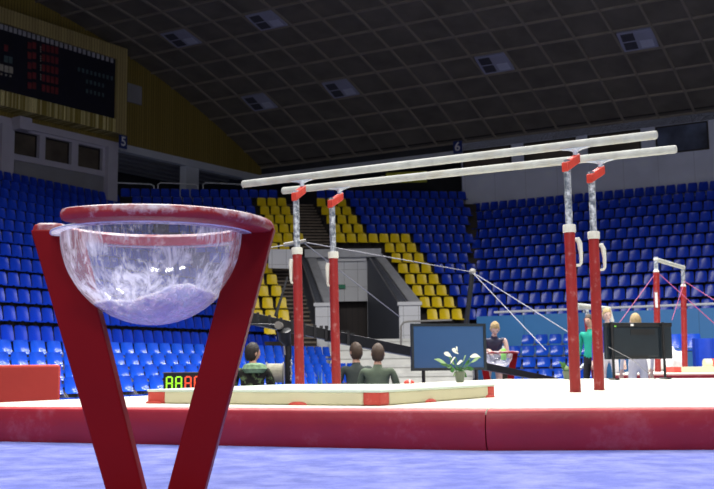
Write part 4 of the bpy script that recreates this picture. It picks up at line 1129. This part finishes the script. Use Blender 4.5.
# monitor seen from behind
mb = thing('monitor', V((3.3, 11.5, MZ)), 'black monitor seen from behind on two legs, right of parallel bars', 'monitor')
tl_, tr_, bl_ = at(605, 322.5, 11.4), at(671, 319.5, 11.7), at(606, 359.5, 11.4)
zT, zB = tl_.z, bl_.z; Hh = zT - zB
xd = (V((tr_.x, tr_.y, 0)) - V((tl_.x, tl_.y, 0))).normalized(); wd = (V((tr_.x, tr_.y, 0)) - V((tl_.x, tl_.y, 0))).length; nd = V((xd.y, -xd.x, 0)); O_ = V((tl_.x, tl_.y, zB))
mq(0, wd, 0, Hh, -.05, 0).build('back_cover', 'black_plastic', mb, bevel=.008)
mq(0, wd, Hh - .045, Hh, 0, .012).build('top_ridge', 'black', mb, bevel=.004)
mq(.07, wd - .2, .03, Hh - .06, 0, .022).build('rear_housing', 'black_plastic', mb, bevel=.006)
mq(.32, wd * .72, Hh - .14, Hh - .075, .02, .026).build('vent_grille', 'black', mb); mq(.26, wd * .6, .012, .04, .02, .026).build('port_panel', 'black', mb)
mq(.33, .37, Hh - .04, Hh - .015, .012, .016).build('sticker', 'white', mb); mq(.11, .135, Hh - .05, Hh - .035, .012, .018).build('indicator', 'bottle_green', mb)
for s in (.065, wd - .145):
    q = O_ + xd * s + nd * .035
    MB().tube([V((q.x, q.y, MZ + .01)), V((q.x, q.y, zT + .005))], .016, 10).build('leg', 'black_metal', mb, True)
    MB().box((q.x, q.y, MZ + .012), (.05, .3, .018)).build('foot', 'black_metal', mb)
MB().tube([O_ + xd * .0 + V((0, 0, .14)) + nd * .05, O_ + xd * .3 + nd * .05, O_ + xd * .62 + nd * .05 + V((0, 0, -.24))], .004, 5).build('cable', 'cable_grey', mb)

# timer with seven-segment digits
tmr = thing('digital_timer', V((-1.5, 9, 0)), 'black digital timer showing green 88 and red 88 behind the small mat', 'timer')
A = at(163.5, 373, 9); xw = .47; zt_ = A.z; TX = V((1, .05, 0)).normalized(); TN = V((TX.y, -TX.x, 0))
MB().prism([V((A.x, A.y, FLOOR)), V((A.x, A.y, FLOOR)) + TX * xw, V((A.x, A.y, zt_)) + TX * xw, V((A.x, A.y, zt_))], -TN * .08).build('case', 'black', tmr)
MB().prism([V((A.x - .008, A.y, zt_ - .005)), V((A.x, A.y, zt_ - .005)) + TX * (xw + .008), V((A.x, A.y, zt_ + .006)) + TX * (xw + .008), V((A.x - .008, A.y, zt_ + .006))], -TN * .08).build('top_edge', 'bracket_grey', tmr)
def digit(x, m):
    b = MB(); w, h, t = .062, .125, .013; z0 = zt_ - .03 - h
    def s(x0, x1, za, zb_): b.prism([V((A.x, A.y, 0)) + TX * (x + p) + V((0, 0, z0 + q)) + TN * .001 for p, q in ((x0, za), (x1, za), (x1, zb_), (x0, zb_))], TN * .003)
    for z in (0, h / 2 - t / 2, h - t): s(t * .9, w - t * .9, z, z + t)
    for xx in (0, w - t): s(xx, xx + t, t * .7, h / 2 - .002); s(xx, xx + t, h / 2 + .002, h - t * .7)
    b.build('digit', m, tmr)
for i, xx in enumerate((.022, .105, .188, .271)): digit(xx, 'led_green' if i < 2 else 'led_red')

# ================================================================== CAMERA CRANE
cr = thing('camera_crane', V((-.9, 13, FLOOR)), 'long black camera crane boom pivoting on a post behind the bars', 'camera crane')
bA = at(228, 313.5, 12.6); bM = at(345, 339, 13.3); bE = at(556, 380.5, 16.2)
def beam(p, q, w0, h0, w1, h1, nm, m='black_metal'):
    d = (q - p).normalized(); sd = d.cross(V((0, 0, 1))).normalized(); up = sd.cross(d); vs = []
    for P_, w, h in ((p, w0, h0), (q, w1, h1)): vs += [P_ - sd * w / 2 - up * h / 2, P_ + sd * w / 2 - up * h / 2, P_ + sd * w / 2 + up * h / 2, P_ - sd * w / 2 + up * h / 2]
    return MB().add(vs, [(0, 1, 2, 3), (4, 7, 6, 5), (0, 4, 5, 1), (1, 5, 6, 2), (2, 6, 7, 3), (3, 7, 4, 0)]).build(nm, m, cr, bevel=.006)
beam(bA, bM, .13, .15, .11, .13, 'boom'); beam(bM - (bE - bM).normalized() * .3, bE, .12, .15, .08, .085, 'boom_extension')
b = MB()
for i in range(9):
    f = i / 8; c = bA + (bM - bA) * (.25 + .78 * f); b.box(c + V((0, -.07, .01)), (.035, .03, .17))
b.build('boom_clamps', 'black', cr)
b = MB()
for i in range(7):
    f = i / 6; c = bM + (bA - bM) * (.28 * (f - .25)); b.box(c + V((0, -.02, .085 + .015 * (i % 2))), (.045, .06, .04))
b.build('cable_clips', 'black', cr)
hub = at(279, 324, 12.75)
MB().tube([hub + V((0, -.14, -.02)), hub + V((0, .1, -.02))], .05, 16).build('pivot_disc', 'bracket_grey', cr, True)
MB().tube([at(228, 323.5, 12.5), hub + V((0, -.1, -.02))], .014, 8).build('counter_rod', 'black_metal', cr, True)
h2 = at(284, 330, 12.8); p2 = at(288, 344, 12.9); p3 = V((at(288.5, 380, 12.9).x, 12.9, FLOOR))
MB().tube([h2, at(284.5, 338, 12.85), p2], [.09, .085, .05], 14).build('pivot_yoke', 'black', cr, True)
MB().tube([p2, p3], [.045, .042], 14).build('post', 'black_metal', cr, True)
for a in range(3):
    d = V((math.cos(a * 2.1 + .4), math.sin(a * 2.1 + .4), 0)); MB().tube([p3 + V((0, 0, .3)), p3 + d * .45 + V((0, 0, .02))], .02, 8).build('tripod_leg', 'black_metal', cr, True)
MB().tube([at(275.5, 316, 12.8), at(287.5, 277, 13)], [.022, .012], 8).build('cable_rod', 'black', cr, True)
b = MB()
for i in range(7):
    q = at(291.2 + .5 * math.sin(i * 2), 361 + i * 3.1, 12.75); b.ball(q, (.014, .012, .022))
b.build('chain', 'silver', cr, True)
MB().tube([at(284, 346, 12.7), at(284.8, 355, 12.7)], .012, 8).build('carabiner', 'silver', cr, True)
# cable reel
rl = thing('cable_reel', V((at(275, 373, 12.4).x, 12.4, FLOOR)), 'reel wound with pale cable beside the crane post', 'cable reel')
ra, rb_ = at(267.3, 373, 12.4), at(283, 373, 12.4)
b = MB(); pts = []
nn = 15
for i in range(nn): 
    c = ra + (rb_ - ra) * ((i + .5) / nn); b.tube([c - V((.0055, 0, 0)), c + V((.0055, 0, 0))], [.102, .102], 20)
    b.tube([c - V((.0058, 0, 0)), c - V((.003, 0, 0)), c + V((.003, 0, 0)), c + V((.0058, 0, 0))], [.103, .117, .117, .103], 20)
b.build('wound_cable', 'rope', rl)
for c in (ra - V((.012, 0, 0)), rb_ + V((.0, 0, 0))): MB().tube([c, c + V((.012, 0, 0))], .135, 22).build('flange', 'bracket_grey', rl, True)
b = MB()
for c in (ra, rb_): b.tube([c, V((c.x, c.y - .1, FLOOR))], .012, 6); b.tube([c, V((c.x, c.y + .1, FLOOR))], .012, 6)
b.build('reel_stand', 'black_metal', rl)

# ================================================================== PLANTS
def leaf_mesh(b, base, tip, w, mi=0, sag=.0, nrm=None):
    d = tip - base; L = d.length; s = d.cross(V((0, 0, 1))); s = s.normalized() if s.length > 1e-4 else V((1, 0, 0))
    if nrm is not None: s = nrm
    prev = None; n = 6; vs = []
    for i in range(n + 1):
        t = i / n; c = base + d * t + V((0, 0, sag * L * math.sin(t * PI) * 1.0)); ww = w * math.sin(min(1, t * 1.05 + .05) * PI) ** .8 if i < n else 0.001
        vs += [c - s * ww / 2, c + V((0, 0, -ww * .18)), c + s * ww / 2]
    fs = []
    for i in range(n):
        for j in range(2): fs.append((i * 3 + j, i * 3 + j + 1, i * 3 + 4 + j, i * 3 + 3 + j))
    vs2 = [v + V((0, .003, -.003)) for v in vs]; o_ = len(vs)
    b.add(vs + vs2, fs + [tuple(k + o_ for k in f[::-1]) for f in fs], mi)
# peace lily with white flowers
pl_c = at(460, 381, 11.0); pl_c.z = MZ
pt_ = thing('potted_plant', pl_c, 'leafy potted plant with white flowers in front of the blue monitor', 'plant')
pz = lambda px, py, dy=0: at(px, py, 11.0 + dy)
MB().tube([pl_c, pl_c + V((0, 0, .02)), pl_c + V((0, 0, .12))], [.04, .045, .06], 16).build('pot', 'pot', pt_, True)
b = MB(); root = pl_c + V((0, 0, .1)); random.seed(3)
tips = [(434, 359), (440, 364), (445, 352), (450, 360), (455, 357), (461, 362), (466, 355), (470, 361), (475, 353.5), (481, 357), (474, 369), (469, 368), (465, 372), (450, 371), (456, 368), (453, 376), (467, 377), (446, 366)]
st_ = MB()
for i, (x, y) in enumerate(tips):
    dy = random.uniform(-.12, .12); T = pz(x, y, dy); Mx = root + (T - root) * .55 + V((0, 0, .025)); st_.tube([root, Mx], .004, 5)
    leaf_mesh(b, Mx, T, .042 + random.uniform(-.01, .012), 0 if i % 3 else 1, .05, V((random.uniform(-.5, .5), .3, 1)).normalized())
b.build('leaves', ['leaf', 'leaf_pale'], pt_); st_.build('stems', 'leaf', pt_)
for (x, y, x2, y2) in ((452, 349, 458.5, 354), (450.5, 363, 455.5, 357), (457.5, 352, 456, 346.5), (457, 364, 463, 361), (444, 353, 452, 357), (470, 356.5, 480, 356.5)):
    b = MB(); leaf_mesh(b, pz(x, y, -.14), pz(x2, y2, -.14), .045, 0, .1, V((.3, 0, 1)).normalized()); b.build('flower', 'petal', pt_)
# peaceful smaller plants
def spiky(px, py, Y, zb_, tips, label, w=.03, m='leaf'):
    c = at(px, py, Y); c.z = zb_; t = thing('potted_plant', c, label, 'plant')
    MB().tube([c, c + V((0, 0, .02)), c + V((0, 0, .1))], [.035, .04, .055], 14).build('pot', 'pot', t, True)
    b = MB()
    for i, (x, y) in enumerate(tips): leaf_mesh(b, c + V((0, 0, .09)), at(x, y, Y + (i % 3 - 1) * .05), w, i % 2, .06, V((1, 0, .4)).normalized() if abs(x - px) < 3 else V((.2, 0, 1)).normalized())
    b.build('leaves', [m, 'leaf_pale'], t)
spiky(320, 381, 12.0, FLOOR, [(311, 372.5), (314, 370.5), (318, 369), (322, 369.5), (326, 371), (329, 372), (320, 371)], 'small spiky green plant between the left pair of bar posts', .035)
spiky(567, 376, 12.2, MZ, [(559, 361), (561, 366), (563, 361), (566, 365), (570, 367)], 'small broad-leaved green plant beside the front right bar post', .06)
spiky(113, 386, 9.6, FLOOR, [(104, 365), (107, 368), (109, 363), (114, 366), (118, 372), (120, 378), (116, 370), (103, 378)], 'small pale green plant behind left leg of the chalk stand', .05)

# ================================================================== PEOPLE
def person(name, origin, face, J, radii, mats, label, hair='hair_dark', head_tilt=(0, 0), skin='skin', hairstyle='short', upper=None):
    """J: joints in metres relative to origin, x = the person's left-right (right +), y = forward, z = up; face = angle of forward direction"""
    Rz = Matrix.Rotation(face, 3, 'Z'); O = V(origin)
    root = thing(name, O, label, 'person')
    names = list(J); idx = {k: i for i, k in enumerate(names)}
    bones = [('pelvis', 'chest', 1), ('chest', 'neck', 1), ('neck', 'headb', 0), ('chest', 'sh_l', 1), ('chest', 'sh_r', 1), ('sh_l', 'el_l', 5), ('sh_r', 'el_r', 5), ('el_l', 'wr_l', 2), ('el_r', 'wr_r', 2),
             ('wr_l', 'ha_l', 0), ('wr_r', 'ha_r', 0), ('pelvis', 'hip_l', 3), ('pelvis', 'hip_r', 3), ('hip_l', 'kn_l', 3), ('hip_r', 'kn_r', 3), ('kn_l', 'an_l', 3), ('kn_r', 'an_r', 3), ('an_l', 'to_l', 4), ('an_r', 'to_r', 4)]
    verts = [V(J[k]) for k in names]; edges = []; rad = [radii.get(k, radii.get(k[:2], .05)) for k in names]; zone = []
    for a, c, z in bones: edges.append((idx[a], idx[c])); zone.append((V(J[a]), V(J[c]), z))
    # fingers
    for s in ('l', 'r'):
        h = V(J['ha_' + s]); w = V(J['wr_' + s]); d = (h - w).normalized(); sx = d.cross(V((0, 0, 1)));  sx = sx.normalized() if sx.length > .05 else V((0, 1, 0))
        up = sx.cross(d)
        for fi in range(4):
            b0 = len(verts); off = sx * (.018 * (fi - 1.5)); ln = (.065, .075, .07, .055)[fi]
            verts += [h + off + d * .02, h + off + d * (.02 + ln * .5) - up * .008, h + off + d * (.02 + ln * .9) - up * .03]; rad += [.0095, .0085, .007]
            edges += [(idx['ha_' + s], b0), (b0, b0 + 1), (b0 + 1, b0 + 2)]
        b0 = len(verts); mid = w + (h - w) * .45; sg = 1 if s == 'l' else -1
        verts += [mid + sx * .035 * sg, mid + sx * .055 * sg + d * .04]; rad += [.011, .008]; edges += [(idx['wr_' + s], b0), (b0, b0 + 1)]
        zone += [(h, h + d * .1, 0), (w, mid + sx * .05 * sg, 0)]
    me = bpy.data.meshes.new('body'); me.from_pydata([tuple(v) for v in verts], edges, []); ob = bpy.data.objects.new('body', me); COL.objects.link(ob)
    md = ob.modifiers.new('skin', 'SKIN'); sv = me.skin_vertices[0].data
    for i, r in enumerate(rad):
        rr = r if isinstance(r, (tuple, list)) else (r, r); sv[i].radius = rr; sv[i].use_root = (names[i] == 'pelvis') if i < len(names) else False
    ss = ob.modifiers.new('sub', 'SUBSURF'); ss.levels = 2; ss.render_levels = 2
    dg = bpy.context.evaluated_depsgraph_get(); em = bpy.data.meshes.new_from_object(ob.evaluated_get(dg)); bpy.data.objects.remove(ob)
    bm = bmesh.new(); bm.from_mesh(em)
    # head in the same mesh
    hc = V(J['head']); Rt = Matrix.Rotation(head_tilt[1], 3, 'Z') @ Matrix.Rotation(-head_tilt[0], 3, 'X')
    hm = bmesh.ops.create_uvsphere(bm, u_segments=20, v_segments=14, radius=1)
    hv = set(hm['verts'])
    for v in hv:
        p = v.co.copy(); z = p.z
        w = 1 - .22 * max(0, -z) ; q = V((p.x * .074 * w, p.y * .094 * (1 - .12 * max(0, -z)), p.z * .118))
        if p.y > .75 and abs(p.x) < .35 and -.35 < z < .15: q.y += .018 * (1 - abs(p.x) / .35)      # nose
        v.co = hc + Rt @ q
    hf = set(f for f in bm.faces if all(v in hv for v in f.verts))
    # ears
    for s in (-1, 1):
        r_ = bmesh.ops.create_uvsphere(bm, u_segments=8, v_segments=6, radius=1)
        for v in r_['verts']: v.co = hc + Rt @ (V((v.co.x * .012, v.co.y * .018, v.co.z * .03)) + V((s * .076, -.005, -.008)))
        hf |= set(f for f in bm.faces if all(v in set(r_['verts']) for v in f.verts))
    mats_ = [skin] + list(mats) + [upper or mats[0]]      # 0 skin 1 shirt 2 sleeve 3 trousers 4 shoes
    for f in bm.faces:
        f.smooth = True
        if f in hf: f.material_index = 0; continue
        c = f.calc_center_median(); best = 9; bi = 0
        for a, e_, z in zone:
            ab = e_ - a; t = max(0, min(1, (c - a).dot(ab) / max(1e-6, ab.length_squared))); dd = (c - a - ab * t).length
            if dd < best: best = dd; bi = z
        f.material_index = bi
    for v in bm.verts: v.co = Rz @ v.co
    em.materials.clear()
    for m_ in mats_: em.materials.append(M[m_])
    bm.to_mesh(em); bm.free()
    body = bpy.data.objects.new('body', em); COL.objects.link(body); body.parent = root
    # face details
    def hp(p): return O + Rz @ (hc + Rt @ V(p))
    b = MB()
    for s in (-1, 1): b.ball(hp((s * .03, .083, .012)), .010, 0, 8, 6)
    b.build('eyes', 'eye', body); MB().ball(hp((0, .087, -.052)), (.022, .008, .007), 0, 8, 6, Rz @ Rt).build('mouth', 'lips', body, True)
    b = MB(); vs = []; seg, rg = 22, 12
    for i in range(rg + 1):
        th_ = (PI * .80) * i / rg
        for k in range(seg):
            a = 2 * PI * k / seg; fr = math.sin(a)                       # front is +y
            lim = 1.0 if fr < -.1 else max(.42, 1 - .75 * (fr + .1))
            t2 = th_ * lim; j = 1 + random.uniform(-.03, .05)
            vs.append(hp((.083 * math.sin(t2) * math.cos(a) * j, .102 * math.sin(t2) * math.sin(a) * j - .008, .126 * math.cos(t2) * j + .004)))
    fs = []
    for i in range(rg):
        for k in range(seg): fs.append((i * seg + k, (i + 1) * seg + k, (i + 1) * seg + (k + 1) % seg, i * seg + (k + 1) % seg))
    fs.append(tuple(rg * seg + k for k in range(seg)))
    b.add(vs, fs)
    if hairstyle == 'bun': b.ball(hp((0, -.09, .085)), (.045, .045, .045))
    b.build('hair', hair, body, True)
    return root, body, hp, Rz, O
RAD = {'pelvis': (.15, .11), 'chest': (.16, .105), 'neck': .052, 'headb': .05, 'sh_l': .062, 'sh_r': .062, 'el': .042, 'wr': .028, 'ha': (.034, .018), 'hip_l': .088, 'hip_r': .088, 'kn': .058, 'an': .042, 'to': .036}
def scaled(r, k): return {a: (tuple(x * k for x in v) if isinstance(v, tuple) else v * k) for a, v in r.items()}
def joints_stand(H=1.7, bend=0, arms=None):
    k = H / 1.7; c, s = math.cos(bend), math.sin(bend)
    def up(x, y, z):   # rotate upper body about the hips (z=.9)
        dz, dy = z - .92, y; return (x, dy * c + dz * s, .92 + dz * c - dy * s)
    J = {'pelvis': (0, 0, .96), 'chest': up(0, 0, 1.27), 'neck': up(0, 0, 1.46), 'headb': up(0, .015, 1.54), 'head': up(0, .03, 1.60), 'sh_l': up(-.175, 0, 1.40), 'sh_r': up(.175, 0, 1.40),
         'hip_l': (-.09, 0, .90), 'hip_r': (.09, 0, .90), 'kn_l': (-.10, .02, .50), 'kn_r': (.10, .02, .50), 'an_l': (-.10, -.02, .08), 'an_r': (.10, -.02, .08), 'to_l': (-.11, .12, .04), 'to_r': (.11, .12, .04),
         'el_l': up(-.23, -.02, 1.12), 'el_r': up(.23, -.02, 1.12), 'wr_l': up(-.24, .06, .88), 'wr_r': up(.24, .06, .88), 'ha_l': up(-.24, .08, .81), 'ha_r': up(.24, .08, .81)}
    if arms: J.update(arms)
    return {a: tuple(x * k for x in v) for a, v in J.items()}
def joints_sit(H=1.7, arms=None, seat=.42):
    k = H / 1.7; dz = seat + .09 - .96
    up = lambda x, y, z: (x, y, z + dz)
    J = {'pelvis': up(0, 0, .96), 'chest': up(0, .02, 1.27), 'neck': up(0, .04, 1.46), 'headb': up(0, .05, 1.54), 'head': up(0, .06, 1.60), 'sh_l': up(-.18, .02, 1.40), 'sh_r': up(.18, .02, 1.40),
         'hip_l': up(-.09, .02, .93), 'hip_r': up(.09, .02, .93), 'kn_l': (-.13, .44, seat + .07), 'kn_r': (.13, .44, seat + .07), 'an_l': (-.13, .42, .08), 'an_r': (.13, .42, .08), 'to_l': (-.14, .56, .04), 'to_r': (.14, .56, .04),
         'el_l': up(-.25, .10, 1.13), 'el_r': up(.25, .10, 1.13), 'wr_l': up(-.18, .33, 1.08), 'wr_r': up(.18, .33, 1.08), 'ha_l': up(-.16, .40, 1.08), 'ha_r': up(.16, .40, 1.08)}
    if arms: J.update(arms)
    return {a: tuple(x * k for x in v) for a, v in J.items()}
def stool(P, lab, h):
    t = thing('stool', P, lab, 'stool')
    MB().tube([P + V((0, 0, h - .04)), P + V((0, 0, h))], .17, 20).build('seat', 'black', t, True)
    for a in range(4): 
        d = V((math.cos(a * PI / 2 + .7), math.sin(a * PI / 2 + .7), 0)); MB().tube([P + d * .12 + V((0, 0, h - .04)), P + d * .17], .014, 8).build('leg', 'black_metal', t, True)
# crane operator, back to the camera, head turned right
Ph = at(252.8, 353, 12.3); H = 1.72
J = joints_sit(H, seat=.30); hz = J['head'][2]; seat_adj = Ph.z - FLOOR - hz
J = joints_sit(H, seat=.30 + seat_adj / (H / 1.7)); org = V((Ph.x + .0, 12.3 - .06, FLOOR))
r_, body, hp, Rz, O = person('person', org, 0, J, RAD, ['camo', 'camo', 'cloth_black', 'black'], 'seated person in a dark camouflage jacket with green hood, back to camera', 'hair_dark', (0.05, -.9))
Rz0 = Rz
nk = O + V(J['neck'])
b = MB(); 
b.lathe([(.07, .02), (.13, .0), (.155, -.05), (.12, -.10), (.06, -.09)], nk + V((.03, -.06, .0)), 24); b.build('hood', 'hood_green', body, True)
stool(V((org.x, org.y, FLOOR)), 'black stool under the person in camouflage', max(.1, J['pelvis'][2] - .10))
# two men sitting behind the mat
for px, py, Y, sh, lab, hr_, fc in ((357, 352, 13.2, 'shirt_dark', 'seated person in a dark grey shirt, left of two behind the small mat', 'hair_brown', .3), (377, 353.5, 12.6, 'shirt_olive', 'seated person in an olive grey shirt, right of two behind the small mat', 'hair_brown', -.2)):
    Ph = at(px, py, Y); J = joints_sit(1.72, seat=.3); adj = (Ph.z - FLOOR - J['head'][2]) / (1.72 / 1.7); J = joints_sit(1.72, seat=.3 + adj)
    org = V((Ph.x, Y, FLOOR)); person('person', org, fc, J, RAD, [sh, sh, 'cloth_black', 'black'], lab, hr_, (0.1, .3), 'skin')
    stool(V((org.x, org.y, FLOOR)), 'black stool under the person in ' + ('dark grey' if sh == 'shirt_dark' else 'olive grey'), max(.1, J['pelvis'][2] - .10))
# gymnast bending over the far chalk bowl
Hw = (at(496, 328.5, 17.6).z - FLOOR) / 1.516 * 1.7; kk = Hw / 1.7
arms = {}
J = joints_stand(Hw, .5)
def setj(n_, p): J[n_] = p
org = V((at(494.5, 370, 17.45).x, 17.62, FLOOR))
hz = J['head']
zb_ = zr2 - FLOOR
J['el_l'] = (-.235, .26, 1.0 * kk + .02); J['el_r'] = (.235, .26, 1.0 * kk + .02)
J['wr_l'] = (-.13, .36, zb_ + .05); J['wr_r'] = (.13, .36, zb_ + .05); J['ha_l'] = (-.10, .42, zb_ + .0); J['ha_r'] = (.10, .42, zb_ + .0)
r_, body, hp, Rz, O = person('person', org, PI, J, scaled(RAD, .84), ['leotard', 'skin_pale', 'skin_pale', 'cloth_white'], 'gymnast in a black sleeveless leotard bending over the distant chalk bowl', 'hair_blond', (.75, 0), 'skin_pale', 'short', 'skin_pale')
# badge on the chest
Cc = O + Rz @ (V(J['chest']) + V((0, .09, .03)))
MB().ball(Cc, (.035, .02, .035)).build('badge', 'white', body, True)
# three people near the uneven bars
Ph = at(590, 321, 19.2); Hh_ = (Ph.z - FLOOR) / (1.6 / 1.7)
person('person', V((Ph.x, 19.2, FLOOR)), PI * .75, joints_stand(Hh_), scaled(RAD, .95), ['shirt_teal', 'shirt_teal', 'cloth_black', 'white'], 'standing person in a teal green shirt between the right pair of bar posts', 'hair_brown', (.1, 0), 'skin')
Ph = at(607, 315, 18.4); Hh_ = (Ph.z - FLOOR) / (1.6 / 1.7)
person('person', V((Ph.x, 18.4, FLOOR)), PI * .9, joints_stand(Hh_), scaled(RAD, .92), ['shirt_purple', 'shirt_purple', 'cloth_white', 'white'], 'standing person in a purple top just left of the black monitor', 'hair_blond', (.2, .4), 'skin_pale')
Ph = at(636, 321.5, 15.2); Hh_ = (Ph.z - FLOOR) / (1.6 / 1.7)
person('person', V((Ph.x, 15.2, FLOOR)), 0.1, joints_stand(Hh_, 0), scaled(RAD, .85), ['cloth_white', 'cloth_white', 'cloth_white', 'white'], 'person in white trousers standing hidden behind the black monitor', 'hair_blond', (0, 0), 'skin_pale')
# white sack and blue drape at right
def blob(c, r, name, m, label, cat, seed=1, amp=.12):
    b = MB(); b.ball((0, 0, 0), r, 0, 26, 16); vs = []
    for v in b.v:
        n_ = mathutils.noise.noise(V(v) * 4.5 + V((seed, 0, 0))) * amp + mathutils.noise.noise(V(v) * 11 + V((seed, 3, 0))) * amp * .4
        q = V(v) * (1 + n_ / max(r[0], .2)) ; vs.append(tuple(q + V(c)))
    b.v = vs; return tag(b.build(name, m, smooth=True), label, cat)
c = at(671, 361, 22.5); blob((c.x, c.y, c.z), (.30, .25, .28), 'sack', 'cloth_white', 'rumpled white sack on the floor behind the black monitor, near the blue chairs', 'sack')
c = at(651, 364, 22.5); blob((c.x, c.y, c.z), (.38, .25, .18), 'sack', 'cloth_white', 'low white bundle on the floor half hidden behind the black monitor', 'sack', 5)
b = MB(); A = at(695, 338.5, 28); n_ = 40; vs = []
for i in range(n_ + 1):
    t = i / n_; x = A.x + 4 * t; w = .06 * math.sin(t * 60) + .03 * math.sin(t * 23 + 1); vs += [V((x, A.y + w - 1.2 * t, FLOOR)), V((x, A.y + w * .6 - 1.2 * t, A.z)), V((x, A.y + w * .6 + .25 - 1.2 * t, A.z)), V((x, A.y + .3 - 1.2 * t, FLOOR))]
fs = []
for i in range(n_):
    for j in range(4): fs.append((i * 4 + j, i * 4 + (j + 1) % 4, i * 4 + 4 + (j + 1) % 4, i * 4 + 4 + j))
fs += [(0, 1, 2, 3), (n_ * 4, n_ * 4 + 3, n_ * 4 + 2, n_ * 4 + 1)]
b.add(vs, fs); tag(b.build('table_drape', 'drape_blue', smooth=True), 'table draped in creased blue cloth at the right edge', 'draped table')

# ================================================================== LIGHT
def area(loc, rot, size, power, col=(1, 1, 1), spread=PI):
    l = bpy.data.lights.new('flood_or_fill_light', 'AREA'); l.shape = 'RECTANGLE'; l.size, l.size_y = size; l.energy = power; l.color = col; l.spread = spread
    o = bpy.data.objects.new('flood_or_fill_light', l); COL.objects.link(o); o.location = loc; o.rotation_euler = rot; return o
for x in (-3, 1, 5):
    for y in (3.5, 8.5): area((x, y, 10.5), (0, 0, 0), (1.4, .8), 148, (1, .97, .92), math.radians(150))
for x in (-6, -1, 4, 9):
    for y in (16, 22): area((x, y, 12.0), (0, 0, 0), (1.8, 1.0), 580, (1, .98, .96), math.radians(170))
for x in (-7, -3, 1): area((x, -7, 9), (math.radians(58), 0, 0), (2, 1), 150, (1, .97, .93), math.radians(150))  # front fill row added behind the camera to brighten upright faces
w = bpy.data.worlds.new('world'); scn.world = w; w.use_nodes = True
w.node_tree.nodes['Background'].inputs[0].default_value = (.9, .92, 1, 1); w.node_tree.nodes['Background'].inputs[1].default_value = .17
vs_ = scn.view_settings; vs_.view_transform = 'Standard'; vs_.look = 'None'; vs_.gamma = 1; vs_.exposure = .35; vs_.use_curve_mapping = False
